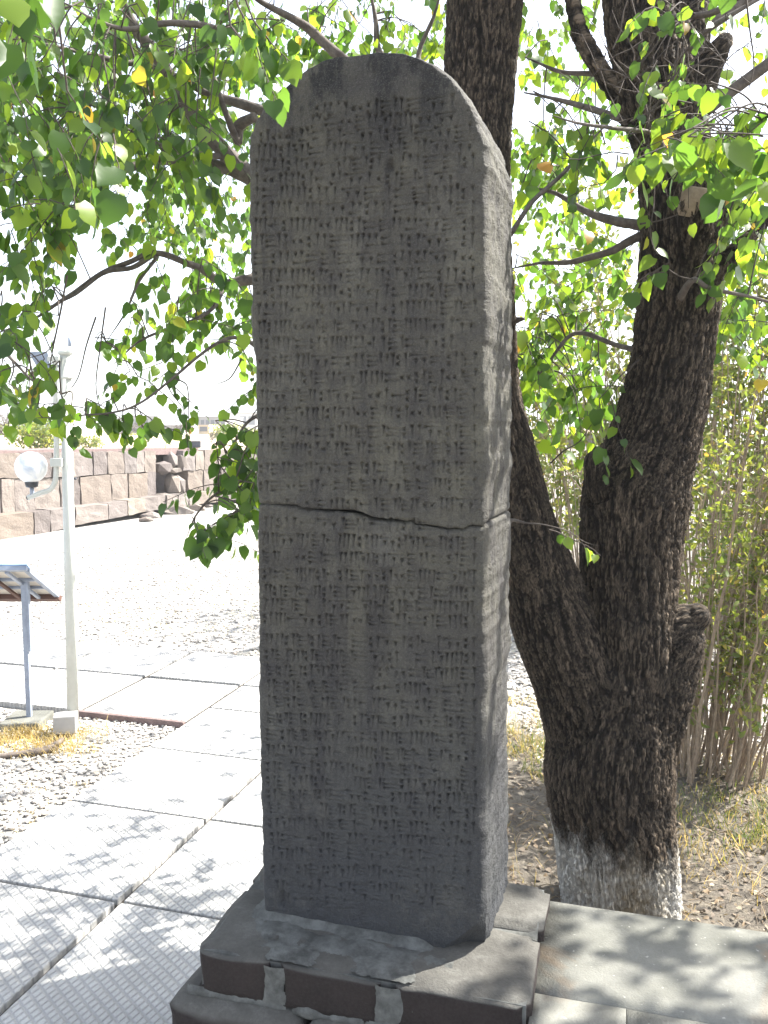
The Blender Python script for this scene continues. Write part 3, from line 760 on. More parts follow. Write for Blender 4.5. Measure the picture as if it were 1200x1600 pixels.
# ================================================================ TREE
TY = 2.78
tree = empty('large_tree', 'large forked tree with rough dark bark and lime washed foot, right behind the stele', 'tree', tuple(atz(975, 1560, 0)[:2]) + (0,))
tree.location = (at(975, 1450, TY).x, TY, -0.02)
TL = Vector(tree.location)
limbs = [  # lists of (px, py, width px, Y)
 [(985, 1640, 250, TY), (980, 1560, 222, TY), (975, 1480, 200, TY), (972, 1420, 194, TY), (960, 1300, 190, TY), (952, 1210, 205, TY), (955, 1140, 200, TY), (962, 1080, 178, TY)],
 [(935, 1150, 165, TY), (902, 1060, 146, TY), (864, 970, 136, TY), (833, 880, 120, TY), (806, 800, 110, TY), (782, 710, 108, TY - .02), (762, 620, 104, TY - .03), (750, 480, 102, TY - .04), (746, 340, 102, TY), (746, 220, 100, TY + .03), (752, 100, 106, TY + .05), (758, 0, 112, TY + .05), (764, -120, 108, TY + .05), (770, -260, 100, TY + .1)],
 [(985, 1120, 160, TY), (985, 1020, 152, TY), (982, 940, 148, TY + .02), (985, 850, 156, TY + .03), (996, 770, 166, TY + .04), (1020, 700, 140, TY + .05), (1040, 620, 130, TY + .05), (1054, 530, 124, TY + .04), (1062, 440, 122, TY + .02), (1062, 340, 118, TY), (1052, 240, 112, TY), (1035, 160, 116, TY), (1012, 80, 108, TY + .02), (996, 0, 98, TY + .04), (985, -120, 88, TY + .06), (975, -260, 80, TY + .1)],
 [(1050, 210, 76, TY), (1082, 150, 66, TY - .02), (1106, 105, 44, TY - .03), (1124, 76, 32, TY - .04), (1132, 64, 26, TY - .04)],
 [(1070, 120, 60, TY + .02), (1075, 40, 66, TY + .05), (1078, -60, 60, TY + .1), (1090, -200, 54, TY + .2)],
 [(960, 790, 70, TY), (944, 756, 62, TY - .02), (934, 724, 46, TY - .02)],
 [(985, 1190, 130, TY), (1005, 1120, 130, TY), (1030, 1050, 118, TY - .01), (1056, 1000, 94, TY - .03), (1076, 972, 66, TY - .04), (1088, 964, 46, TY - .05)],
 [(1070, 400, 70, TY - .05), (1082, 340, 58, TY - .11), (1088, 296, 48, TY - .13)],
 [(1095, 400, 50, TY), (1120, 350, 44, TY), (1136, 318, 36, TY)],
 [(848, 905, 76, TY - .03), (856, 880, 60, TY - .05)],
 [(1050, 700, 50, TY - .02), (1053, 672, 26, TY - .05)],
 [(1030, 810, 90, TY), (1050, 775, 60, TY - .02), (1066, 760, 26, TY - .03)],
 [(1050, 470, 40, TY - .06), (1100, 432, 30, TY - .06), (1140, 402, 24, TY - .06), (1195, 345, 19, TY - .04), (1260, 270, 16, TY)],
 [(1015, 240, 34, TY), (975, 165, 28, TY + .02), (938, 110, 24, TY + .02), (908, 55, 22, TY + .04), (893, -10, 20, TY + .06), (880, -90, 18, TY + .1)],
]
def build_trunk():
    bm = bmesh.new(); skel = []
    acc = Acc()
    for L_ in limbs:
        P = [at(x, y, Y) - TL for x, y, w, Y in L_]; rr = [prad(w, Y) for x, y, w, Y in L_]
        Ps = smooth_path(P, 5); rs = lerp_list(rr, len(Ps))
        V, T, Q = tube_geo(Ps, rs, 14, True)
        # close tips roundly
        acc.add(V, T, Q)
        skel.append((np.array([tuple(p) for p in Ps]), rs))
        # end sphere
        u = bmesh.new(); bmesh.ops.create_icosphere(u, subdivisions=2, radius=rs[-1] * 1.0, matrix=Matrix.Translation(Ps[-1]))
        acc.add(np.array([tuple(v.co) for v in u.verts]), [tuple(v.index for v in f.verts) for f in u.faces]); u.free()
    me = acc.mesh('trunk_raw', None)
    ob = link('trunk_raw', me)
    mod = ob.modifiers.new('r', 'REMESH'); mod.mode = 'VOXEL'; mod.voxel_size = 0.005; mod.use_smooth_shade = True
    sm = ob.modifiers.new('s', 'SMOOTH'); sm.factor = 0.5; sm.iterations = 12
    dg = bpy.context.evaluated_depsgraph_get(); ev = ob.evaluated_get(dg); m2 = ev.to_mesh()
    n = len(m2.vertices); V = np.zeros(n * 3, np.float32); m2.vertices.foreach_get('co', V); V = V.reshape(-1, 3).astype(float)
    Nn = np.zeros(n * 3, np.float32); m2.vertices.foreach_get('normal', Nn); Nn = Nn.reshape(-1, 3).astype(float)
    F = np.zeros(len(m2.loops), np.int32); m2.loops.foreach_get('vertex_index', F); F = F.reshape(-1, 4)
    ev.to_mesh_clear(); bpy.data.objects.remove(ob)
    # limb coordinates: nearest skeleton (by surface distance)
    best = np.full(n, 1e9); along = np.zeros(n); ang = np.zeros(n); lid = np.zeros(n, int); rad = np.zeros(n)
    for k, (P, rs) in enumerate(skel[:7]):
        T = np.gradient(P, axis=0); T /= np.linalg.norm(T, axis=1)[:, None]
        cum = np.concatenate([[0], np.cumsum(np.linalg.norm(np.diff(P, axis=0), axis=1))])
        kd = KDTree(len(P))
        for q, p in enumerate(P): kd.insert(p, q)
        kd.balance()
        idx = np.array([kd.find(v)[1] for v in V])
        dvec = V - P[idx]; ax = np.einsum('ij,ij->i', dvec, T[idx]); perp = dvec - ax[:, None] * T[idx]
        dd = np.linalg.norm(perp, axis=1) - rs[idx]
        dd = np.abs(dd) + np.clip(np.abs(ax) - 0.05, 0, None)
        ref = np.cross(T[idx], [0, 1.0, 0]); ref /= np.linalg.norm(ref, axis=1)[:, None] + 1e-9
        b2 = np.cross(T[idx], ref)
        a = np.arctan2(np.einsum('ij,ij->i', perp, b2), np.einsum('ij,ij->i', perp, ref))
        m_ = dd < best; best[m_] = dd[m_]; along[m_] = (cum[idx] + ax)[m_]; ang[m_] = a[m_]; lid[m_] = k; rad[m_] = rs[idx][m_]
    # bark ridges: elongated ridged noise; u is arc length round the limb (back seam faces away)
    u = ang * rad; w = along
    u = u + 0.022 * fbm(u * 9, w * 5, 3, 4)
    s1 = np.abs(fbm(u * 74, w * 13 + lid * 9, 3, 11)) * 2
    s2 = np.abs(fbm(u * 120, w * 30 + lid * 5, 2, 12)) * 2
    ridge = np.clip(s1 * 4.2, 0, 1) * 0.66 + np.clip(s2 * 3.2, 0, 1) * 0.34
    fib = np.abs(fbm(u * 210, w * 26, 3, 15)) * 2
    ridge = np.clip(ridge * (0.72 + 0.7 * np.clip(fib * 2.2, 0, 1)) - 0.12, 0, 1)
    big = fbm(u * 7, w * 4, 3, 14)
    amp = np.clip(rad / 0.15, 0.35, 1.0)
    V2 = V + Nn * ((ridge - 0.55) * 0.014 * amp + big * 0.022 * amp)[:, None]
    me = np_mesh('trunk', V2, F, M['bark'], True, tint=ridge)
    at_ = me.attributes.new('barkuv', 'FLOAT_VECTOR', 'POINT')
    at_.data.foreach_set('vector', np.stack([u, w, lid * 3.0], 1).astype(np.float32).ravel())
    return link('trunk', me, tree)
trunk = build_trunk()
# pale sawn faces on the stubs
def cut_face(px, py, Y, w, nrm):
    c = at(px, py, Y) - TL; n_ = Vector(nrm).normalized()
    V, T, Q = tube_geo([c - n_ * 0.085, c - n_ * 0.004, c], [prad(w, Y) * .95, prad(w, Y), prad(w, Y) * .9], 16, True, 0.05)
    a = Acc(); a.add(V, T, Q); a.obj('sawn_stub', M['cutwood'], tree)
cut_face(1088, 291, TY - .15, 44, (0.12, -0.35, 1)); cut_face(1136, 60, TY - .04, 27, (0.5, -0.3, 0.7)); cut_face(1139, 312, TY - .01, 34, (0.3, -0.5, .7))

# ---- branches (pixel polylines with distances; widths in photo px)
BR = [
 [(740, 330, 34, 2.85), (640, 300, 32, 2.95), (520, 290, 30, 3.0), (430, 290, 28, 3.0), (390, 272, 26, 3.0), (355, 240, 25, 3.0), (318, 200, 24, 2.98), (288, 160, 22, 2.95), (262, 120, 20, 2.95), (235, 75, 19, 2.9), (205, 25, 17, 2.85), (180, -40, 15, 2.8)],
 [(400, 282, 22, 3.0), (345, 262, 19, 3.05), (300, 252, 17, 3.1), (250, 250, 14, 3.1), (205, 262, 12, 3.05), (165, 275, 10, 3.0), (90, 285, 9, 2.9), (0, 288, 8, 2.8), (-80, 280, 7, 2.7)],
 [(745, 420, 30, 2.85), (600, 430, 24, 2.95), (470, 440, 20, 3.0), (388, 436, 17, 3.0), (352, 442, 14, 3.0), (318, 420, 12, 3.0), (288, 410, 10, 2.95), (238, 396, 9, 2.9), (200, 412, 8, 2.9), (150, 432, 7, 2.85), (100, 468, 6, 2.8), (55, 502, 5, 2.8), (10, 516, 4, 2.75)],
 [(240, 395, 9, 2.9), (205, 420, 8, 2.9), (160, 428, 7, 2.85), (110, 465, 5, 2.8), (60, 490, 4, 2.8)],
 [(242, 402, 6, 2.9), (215, 440, 5, 2.85), (195, 490, 4, 2.8), (165, 535, 3, 2.8)],
 [(750, 250, 26, 2.9), (600, 215, 22, 3.1), (470, 190, 18, 3.2), (380, 165, 15, 3.2), (340, 150, 12, 3.2), (290, 128, 10, 3.15), (230, 102, 9, 3.1), (160, 88, 8, 3.0), (110, 80, 7, 2.9), (40, 60, 6, 2.8)],
 [(600, 215, 14, 3.1), (560, 120, 12, 3.1), (520, 78, 16, 3.1), (490, 50, 14, 3.1), (455, 28, 11, 3.05), (400, 0, 9, 3.0), (340, -40, 8, 2.9)],
 [(340, 45, 9, 2.6), (300, 40, 10, 2.6), (255, 36, 9, 2.6), (200, 45, 7, 2.55), (150, 30, 5, 2.5), (110, 10, 4, 2.5)],
 [(350, 245, 10, 3.0), (290, 235, 8, 2.9), (240, 225, 6, 2.85), (180, 190, 5, 2.8), (120, 170, 4, 2.7)],
 [(395, 180, 14, 3.1), (370, 195, 18, 3.15), (368, 220, 12, 3.15), (345, 160, 9, 3.1), (330, 90, 7, 3.1), (318, 20, 5, 3.0)],
 [(750, 200, 20, 2.9), (680, 120, 14, 3.1), (600, 90, 10, 3.2), (590, 30, 9, 3.2), (575, -30, 8, 3.2)],
 [(750, 180, 14, 2.9), (670, 110, 9, 3.05), (655, 85, 8, 3.1), (678, 30, 7, 3.1), (690, -20, 6, 3.1)],
 [(1050, 362, 22, 2.8), (1000, 352, 17, 2.8), (960, 345, 14, 2.8), (915, 330, 10, 2.85), (860, 300, 8, 2.95), (815, 290, 6, 3.0)],
 [(1050, 350, 20, 2.82), (992, 372, 14, 2.82), (950, 395, 11, 2.85), (900, 405, 9, 2.9), (850, 410, 7, 2.95), (795, 420, 6, 3.0)],
 [(795, 368, 9, 2.7), (830, 325, 8, 2.7), (870, 282, 7, 2.7), (912, 236, 6, 2.7), (960, 180, 5, 2.7)],
 [(1045, 215, 16, 2.78), (1000, 200, 12, 2.78), (930, 170, 10, 2.8), (880, 155, 9, 2.85), (815, 146, 7, 2.9)],
 [(1035, 150, 14, 2.8), (990, 130, 10, 2.8), (930, 115, 8, 2.85), (870, 110, 8, 2.9), (820, 90, 6, 2.95)],
 [(780, 500, 20, 2.8), (800, 502, 17, 2.75), (818, 500, 14, 2.72)],
 [(785, 820, 12, 2.62), (800, 813, 6, 2.5), (822, 820, 3, 2.45), (850, 824, 2.2, 2.42), (890, 832, 1.6, 2.4), (915, 848, 1.2, 2.4), (938, 855, 1, 2.4)],
 [(1055, 480, 14, 2.74), (1080, 440, 9, 2.6), (1110, 452, 7, 2.58), (1200, 470, 5, 2.6), (1260, 500, 5, 2.7)],
 [(1075, 30, 12, 2.75), (1050, 28, 9, 2.6), (1110, 22, 10, 2.5), (1150, 0, 9, 2.45), (1200, -30, 8, 2.4)],
 [(1060, 100, 9, 2.7), (1100, 50, 9, 2.6), (1165, 10, 8, 2.6), (1230, -20, 7, 2.6)],
 [(1100, 250, 12, 2.65), (1140, 220, 10, 2.2), (1180, 190, 8, 2.0), (1260, 160, 8, 1.9)],
 [(1040, 230, 10, 2.65), (1010, 205, 7, 2.3), (960, 200, 6, 2.2), (900, 190, 5, 2.15), (860, 180, 4, 2.15)],
 [(420, 560, 10, 2.85), (385, 530, 7, 2.85), (330, 540, 5, 2.75), (270, 588, 4, 2.7), (200, 635, 3.5, 2.65), (120, 650, 3, 2.6), (40, 655, 2.5, 2.55)],
 [(352, 442, 9, 3.0), (325, 488, 6, 2.9), (262, 515, 5, 2.8), (210, 540, 4, 2.75), (172, 570, 3, 2.7)],
 [(430, 790, 10, 2.8), (395, 772, 7, 2.7), (350, 768, 5, 2.65), (310, 800, 4, 2.6), (290, 840, 3, 2.55)],
 [(-60, 470, 8, 2.6), (0, 540, 6, 2.55), (45, 590, 4, 2.5), (95, 618, 3, 2.5)],
 [(420, 640, 8, 2.85), (385, 660, 5, 2.8), (365, 700, 4, 2.75), (352, 740, 3, 2.7)],
 [(1050, 590, 16, 2.8), (1000, 556, 10, 2.82), (970, 540, 8, 2.9), (900, 520, 7, 3.0), (860, 560, 6, 3.0), (830, 600, 5, 3.0)],
 # crown outside the frame: over the camera and out to the right
 [(985, -120, 60, 2.84), (900, -350, 50, 2.7), (600, -560, 40, 2.3), (250, -600, 30, 2.0), (-150, -500, 24, 1.8)],
 [(770, -200, 50, 2.85), (640, -320, 40, 2.5), (420, -300, 30, 2.1), (200, -160, 22, 1.8), (60, -60, 14, 1.5), (0, 10, 8, 1.35)],
]
def W3(x, y, z): return ('w', x, y, z)
BW = [  # world-space branches (x, y, z, radius), right side of the crown, mostly out of frame
 [(.86, 2.82, 2.75, .024), (1.25, 2.85, 3.0, .02), (1.8, 2.9, 3.3, .018), (2.5, 2.9, 3.7, .03), (3.3, 2.8, 4.0, .02)],
 [(.84, 2.84, 3.0, .026), (1.1, 2.9, 3.4, .024), (1.5, 3.3, 3.9, .04), (1.9, 3.9, 4.4, .03), (2.4, 4.6, 4.7, .02)],
 [(.90, 2.80, 2.5, .02), (1.25, 2.7, 2.75, .017), (1.7, 2.3, 3.0, .015), (2.3, 2.1, 3.2, .025), (3.0, 1.9, 3.2, .015)],
 [(.36, 2.83, 3.1, .05), (.4, 3.0, 3.5, .045), (.4, 3.5, 4.0, .04), (.1, 4.3, 4.4, .03), (-.4, 5.0, 4.6, .02)],
 [(.34, 2.82, 2.9, .05), (-.2, 3.1, 3.9, .04), (-1.0, 3.2, 4.4, .03), (-1.9, 3.2, 4.6, .02)],
]
allpts = []          # (point, radius) for rooting twigs
nb = 0
for B in BR:
    P = [at(x, y, Y) for x, y, w, Y in B]; rr = [prad(w, Y) for x, y, w, Y in B]; rr[-1] *= .3; rr[-2] *= .8
    Ps = smooth_path(P, 6); rs = lerp_list(rr, len(Ps))
    Ps = [p + mnoise.noise_vector(p * 6) * 0.012 for p in Ps]
    V, T, Q = tube_geo([p - TL for p in Ps], rs, 9 if max(rr) > .012 else 6, True, 0.04)
    a = Acc(); a.add(V, T, Q); a.obj('branch', M['branch'], tree)
    allpts += [(p, r) for p, r in zip(Ps, rs)]
for B in BW:
    P = [Vector(b[:3]) for b in B]; Ps = smooth_path(P, 6); rs = lerp_list([b[3] for b in B], len(Ps))
    V, T, Q = tube_geo([p - TL for p in Ps], rs, 8, True, 0.04)
    a = Acc(); a.add(V, T, Q); a.obj('branch', M['branch'], tree); allpts += [(p, r) for p, r in zip(Ps, rs)]
kdB = KDTree(len(allpts))
for i, (p, r) in enumerate(allpts): kdB.insert(p, i)
kdB.balance()

# ---- leaves
def leaf_shape(fold, curl, teeth=True, wd=0.43, n=7, tipx=0.0):
    """unit leaf: base at origin, tip at +x; y across; z normal. Returns V, T"""
    xs = np.array([0.0, 0.07, 0.19, 0.34, 0.50, 0.66, 0.81, 0.92, 1.0])
    hw = np.array([0.0, 0.60, 0.92, 1.0, 0.93, 0.74, 0.46, 0.19, 0.0]) * wd
    tooth = np.array([0, .03, -.03, .05, -.04, .06, -.05, .05, 0]) * (1 if teeth else 0)
    N = len(xs) - 1; mid = []; lft = []; rgt = []
    for i, x in enumerate(xs):
        zc = -curl * x * x; mid.append((x, 0, zc)); h = hw[i] * (1 + tooth[i]); zz = zc + fold * h - 0.5 * fold * h * h / wd
        xb = x - (0.10 if i == 1 else 0.03 if i == 2 else 0) - 0.02
        lft.append((xb, h, zz)); rgt.append((xb, -h, zz + 0.06 * math.sin(x * 9) * h))
    V = mid + lft[1:-1] + rgt[1:-1]; T = []
    Lf = lambda i: i if i in (0, N) else N + i
    Rf = lambda i: i if i in (0, N) else 2 * N - 1 + i
    for i in range(N):
        a, b = i, i + 1; la, lb = Lf(i), Lf(b); ra, rb = Rf(i), Rf(b)
        if la == a: T += [(a, b, lb)]
        elif lb == b: T += [(a, b, la)]
        else: T += [(a, b, lb), (a, lb, la)]
        if ra == a: T += [(a, rb, b)]
        elif rb == b: T += [(a, ra, b)]
        else: T += [(a, rb, b), (a, ra, rb)]
    return np.array(V), np.array(T)
LEAFV = [leaf_shape(f, c, wd=w_) for f, c, w_ in [(0.25, 0.18, .43), (0.12, 0.30, .46), (0.38, 0.10, .40), (-0.12, 0.25, .44), (0.2, 0.4, .41), (0.5, 0.2, .38)]]
leaves = []     # (pos, dirx, normal, size, variant, tint)
twigs = Acc()
def frame(dx, nz):
    dx = dx.normalized(); y = nz.cross(dx)
    if y.length < 1e-3: y = Vector((1, 0, 0)).cross(dx)
    y.normalize(); z = dx.cross(y); return dx, y, z
def rv(a=1.0): return Vector((random.gauss(0, a), random.gauss(0, a), random.gauss(0, a)))
def in_stele(p):      # keep foliage out of the stele's body
    q = p - Vector((SORG.x, SORG.y, 0)); s = q.dot(_u); d = q.dot(Vector((-math.sin(SYAW), math.cos(SYAW), 0)))
    return -0.05 < s < SW + 0.05 and -0.06 < d < ST + 0.06 and p.z < 2.52
def add_leaf(p, size, down=0.9, tint=None, petiole=True, outward=None):
    size *= random.uniform(.85, 1.1)
    out = outward if outward is not None else Vector((random.gauss(0, 1), random.gauss(0, 1), 0))
    d = (Vector((out.x, out.y, 0)).normalized() * random.uniform(0.2, 0.9) + Vector((0, 0, -down * random.uniform(0.5, 1.5)))).normalized()
    pet = p + (d + rv(.2)).normalized() * size * 0.3
    if in_stele(pet) or in_stele(pet + d * size): return
    q_ = project(pet)          # twig gaps the photograph shows: clear view of the globe and of the sawn stubs
    if pet.y < 4 and ((-5 < q_[0] < 105 and 690 < q_[1] < 800) or (1092 < q_[0] < 1160 and 35 < q_[1] < 125) or (1055 < q_[0] < 1112 and 262 < q_[1] < 350)): return
    nrm = (rv(0.55) + Vector((0, -0.35, 0.75))).normalized()
    t = (random.betavariate(2.2, 2.5) * 0.86 if p.x < 0 else random.betavariate(2.8, 2.3) * 0.86) if tint is None else tint
    if tint is None and random.random() < 0.018: t = random.uniform(0.9, 1.0)
    if size / max(.3, pet.y) * FPX > 48: t = min(t, .72)
    if petiole:
        V, T, Q = tube_geo([p, p.lerp(pet, .5) + Vector((0, 0, .002)), pet], 0.0008, 3, False); twigs.add(V, T, Q)
    leaves.append((pet, d, nrm, size, random.randrange(len(LEAFV)), t))
def spray(start, direc, length, nleaf, size, droop=0.35, root=True, down=0.9):
    """a twig from the nearest branch to start, then a leafy shoot along direc"""
    P = []
    co, idx, dist = kdB.find(start)
    if root and dist > 0.03:
        m = co.lerp(start, 0.5) + rv(0.008) + Vector((0, 0, 0.10 * dist))
        P = smooth_path([co, m, start], 5)[:-1]
        if dist < 0.30:
            V, T, Q = tube_geo(P + [start], np.linspace(0.0026, 0.0018, len(P) + 1), 4, False); twigs.add(V, T, Q)
    d = direc.normalized(); pts = [start]; p = start.copy(); n = 7
    for i in range(n):
        d = (d + Vector((0, 0, -droop * 0.22)) + rv(0.10)).normalized(); p = p + d * (length / n); pts.append(p.copy())
    V, T, Q = tube_geo(pts, np.linspace(0.0018, 0.0008, len(pts)), 4, False); twigs.add(V, T, Q)
    for i in range(nleaf):
        t = (i + random.uniform(-.3, .3) + 0.6) / nleaf * (len(pts) - 1); a = min(max(int(t), 0), len(pts) - 2); q = pts[a].lerp(pts[a + 1], t - a)
        side_ = Vector((d.y, -d.x, 0)) * (1 if i % 2 else -1) + Vector((d.x, d.y, 0)) * 0.5 + rv(.3)
        add_leaf(q, size * random.choice((random.uniform(.4, .8), random.uniform(.75, 1.25))), down, outward=side_)
def region(cx, cy, rx, ry, y0, y1, n, nleaf=8, size=0.055, length=0.26, dirx=(-0.6, 0.6), dz=(-0.9, 0.1), down=0.9):
    size *= 0.90; nleaf = int(nleaf * 1.2 + .5); n = int(n * (1.35 if cx < 420 else 1.2) + .5)
    for _ in range(n):
        for _t in range(6):
            a, b = random.uniform(-1, 1), random.uniform(-1, 1)
            if a * a + b * b <= 1: break
        Y = random.uniform(y0, y1)
        s = at(cx + a * rx, cy + b * ry, Y)
        d = Vector((random.uniform(*dirx), random.uniform(-.5, .4), random.uniform(*dz)))
        spray(s - d.normalized() * length * 0.4, d, length * random.uniform(.7, 1.3), nleaf, size, down=down)
# left canopy ------------------------------------------------
region(180, 30, 260, 90, 2.4, 3.6, 34)
region(130, 130, 190, 80, 2.2, 3.4, 36)
region(90, 220, 130, 80, 2.1, 3.0, 27, size=0.06)
region(250, 210, 120, 70, 2.4, 3.4, 22)
region(60, 300, 90, 60, 2.2, 3.0, 11, size=0.06)
region(330, 90, 90, 70, 2.6, 3.6, 18)
region(300, 330, 90, 60, 3.0, 4.2, 10, size=0.05)
region(345, 380, 50, 70, 3.0, 4.0, 7, size=0.05)
region(230, 320, 90, 30, 2.6, 3.4, 5)
region(290, 460, 90, 50, 2.6, 3.2, 9, nleaf=8, size=0.055, length=0.25)
region(345, 500, 45, 50, 2.8, 3.4, 6)
region(215, 530, 50, 30, 2.6, 3.0, 3, nleaf=6, size=0.05, length=0.18)
region(235, 590, 70, 25, 2.6, 3.0, 4, nleaf=6, size=0.05, length=0.2, dz=(-.5, 0))
region(200, 655, 80, 14, 2.5, 2.8, 4, nleaf=6, size=0.05, length=0.16, dz=(-.3, .1))
region(300, 640, 25, 35, 2.6, 2.8, 2, nleaf=5, size=0.045, length=0.15)
region(120, 650, 55, 25, 2.4, 2.7, 4, nleaf=7, size=0.055, length=0.18, dz=(-.3, .1))
region(30, 570, 55, 40, 2.3, 2.8, 6, nleaf=7, size=0.052, length=0.2)
region(55, 625, 40, 20, 2.4, 2.7, 2, nleaf=6, size=0.05, length=0.18, dz=(-.3, .1))
region(25, 470, 40, 50, 2.3, 2.8, 5, nleaf=6)
region(60, 400, 60, 30, 2.2, 2.8, 4)
region(370, 760, 45, 60, 2.5, 2.85, 9, nleaf=9, size=0.055, length=0.2)
region(335, 825, 40, 18, 2.45, 2.7, 4, nleaf=8, size=0.055, length=0.18, dz=(-.5, 0))
region(385, 680, 25, 40, 2.6, 2.9, 5, nleaf=7)
region(385, 590, 12, 30, 2.7, 2.9, 2, nleaf=5, size=0.045, length=0.12)
# far small leaves, upper left and over the top
region(200, 110, 300, 150, 4.0, 6.0, 85, size=0.062, length=0.32)
region(300, 330, 110, 70, 4.0, 5.5, 26, size=0.05)
region(600, 40, 200, 60, 3.2, 5.5, 34, size=0.055)
region(560, 60, 140, 30, 3.0, 3.4, 8, size=0.055)
# near leaves top left
region(50, -15, 50, 30, 1.35, 1.5, 2, nleaf=4, size=0.075, length=0.16, down=1.4)
region(150, 235, 60, 40, 1.7, 2.1, 4, nleaf=5, size=0.062, length=0.2)
for (xa, ya, xb, yb, Yd, nl) in [(372, 10, 468, 150, 1.70, 13), (395, 30, 450, 120, 1.74, 10), (360, 40, 432, 150, 1.78, 9)]:
    a_ = at(xa, ya, Yd); b_ = at(xb, yb, Yd); spray(a_, b_ - a_, (b_ - a_).length, nl, .044, droop=.0, root=False, down=1.3)
    allp = tube_geo(smooth_path([at(300, -260, Yd + .1), at(340, -120, Yd), a_], 5), np.linspace(.004, .0022, 11), 4, False); twigs.add(*allp)
# right canopy -----------------------------------------------
region(870, 60, 80, 80, 2.9, 4.2, 13)
region(870, 250, 80, 90, 2.9, 4.0, 20)
region(880, 220, 60, 50, 2.5, 2.9, 6)
region(900, 430, 90, 90, 2.9, 4.2, 28)
region(860, 560, 65, 60, 2.8, 3.4, 16, size=0.055)
region(920, 600, 50, 50, 2.8, 3.4, 9)
region(850, 640, 50, 40, 3.0, 3.6, 6)
region(955, 655, 30, 25, 2.5, 2.8, 2, nleaf=6)
region(1070, 60, 90, 80, 2.3, 2.7, 8, size=0.05)
region(1060, 170, 90, 60, 2.2, 2.65, 6, size=0.05)
region(1080, 220, 90, 24, 1.9, 2.4, 9, size=0.062, dz=(-.3, .2))
region(1180, 200, 50, 40, 1.7, 2.1, 5, size=0.065, dz=(-.3, .2))
region(1150, 290, 60, 50, 2.3, 3.2, 8)
region(1160, 380, 60, 60, 2.5, 3.4, 14)
region(1040, 430, 45, 20, 2.3, 2.6, 2, nleaf=5, size=0.05, length=0.16, dz=(-.4, .1))
region(1030, 320, 40, 40, 2.4, 2.6, 2, nleaf=5, size=0.045, length=0.15)
region(1170, 500, 50, 60, 2.8, 3.8, 14)
region(1180, 60, 40, 60, 2.9, 4.0, 2, nleaf=4)
region(880, 835, 30, 8, 2.38, 2.45, 1, nleaf=5, size=0.05, length=0.16, dirx=(.8, 1), dz=(-.2, 0))
region(950, 20, 200, 60, 4.0, 6.0, 22)
region(1000, 250, 200, 150, 4.2, 6.0, 18)
region(880, 450, 90, 130, 4.2, 5.5, 12)
# canopy out of frame (casts the dappled shade) ---------------
def cloud(c, r, n, nleaf=8, size=0.07):
    for _ in range(n):
        v = rv(1.0).normalized() * random.random() ** 0.4
        s = Vector((c[0] + v.x * r[0], c[1] + v.y * r[1], c[2] + v.z * r[2]))
        x_, y_, f_ = project(s)
        if f_ > 0.1 and -60 < x_ < 1260 and -80 < y_ < 1600 and s.y < 4: continue
        spray(s, rv(1) + Vector((0, 0, -.3)), 0.35, nleaf, size)
CLOUDS = [((3.3, 2.6, 3.1), (.7, .6, .5), 56), ((1.9, 3.7, 3.5), (.8, .8, .4), 36), ((2.2, 2.3, 2.6), (.5, .4, .3), 12), ((2.5, 2.7, 3.4), (1.0, 0.9, 0.7), 30), ((0.9, 3.3, 4.2), (1.1, 1.3, 0.7), 60), ((-0.6, 2.6, 4.3), (1.3, 1.1, 0.6), 40), ((0.3, 1.0, 3.9), (1.2, 0.8, 0.5), 26)]
for c_, rr_, n_ in CLOUDS: cloud(c_, rr_, n_)

Pall = np.array([tuple(l[0] + l[1] * l[3] * .5) for l in leaves]); px_, py_, f_ = project(Pall)
sizepx = np.array([l[3] for l in leaves]) / f_ * FPX
inside = (px_ > -10) & (px_ < 1210) & (py_ > -10) & (py_ < 1610) & (f_ > 0.2)
score = np.where(inside, sizepx, 0)
order = np.argsort(-score)
big = set(order[:300].tolist())
print('leaves', len(leaves), 'in view', int(inside.sum()))
# shared meshes: shape variants x tints
TINTS = [0.12, 0.28, 0.42, 0.56, 0.70, 0.80, 0.95]
lm = {}
for vi, (LV, LT) in enumerate(LEAFV):
    for ti, tt in enumerate(TINTS):
        lm[vi, ti] = np_mesh('leaf', LV, LT, M['leaf'], True, tint=np.full(len(LV), tt))
rest = Acc()
for i, (p, d, nrm, size, vi, t) in enumerate(leaves):
    x, y, z = frame(d, nrm)
    if i in big:
        o = link('leaf', lm[vi, int(np.argmin([abs(q - t) for q in TINTS]))], tree)
        Mx = Matrix(((x.x, y.x, z.x, 0), (x.y, y.y, z.y, 0), (x.z, y.z, z.z, 0), (0, 0, 0, 1))) @ Matrix.Scale(size, 4)
        Mx.translation = p - TL
        o.matrix_local = Mx
    else:
        LV, LT = LEAFV[vi]; A3 = np.array([tuple(x), tuple(y), tuple(z)])
        rest.add(LV * size @ A3 + np.array(tuple(p - TL)), LT, t=t)
fo = rest.obj('foliage', M['leaf'], tree); fo['kind'] = 'stuff'
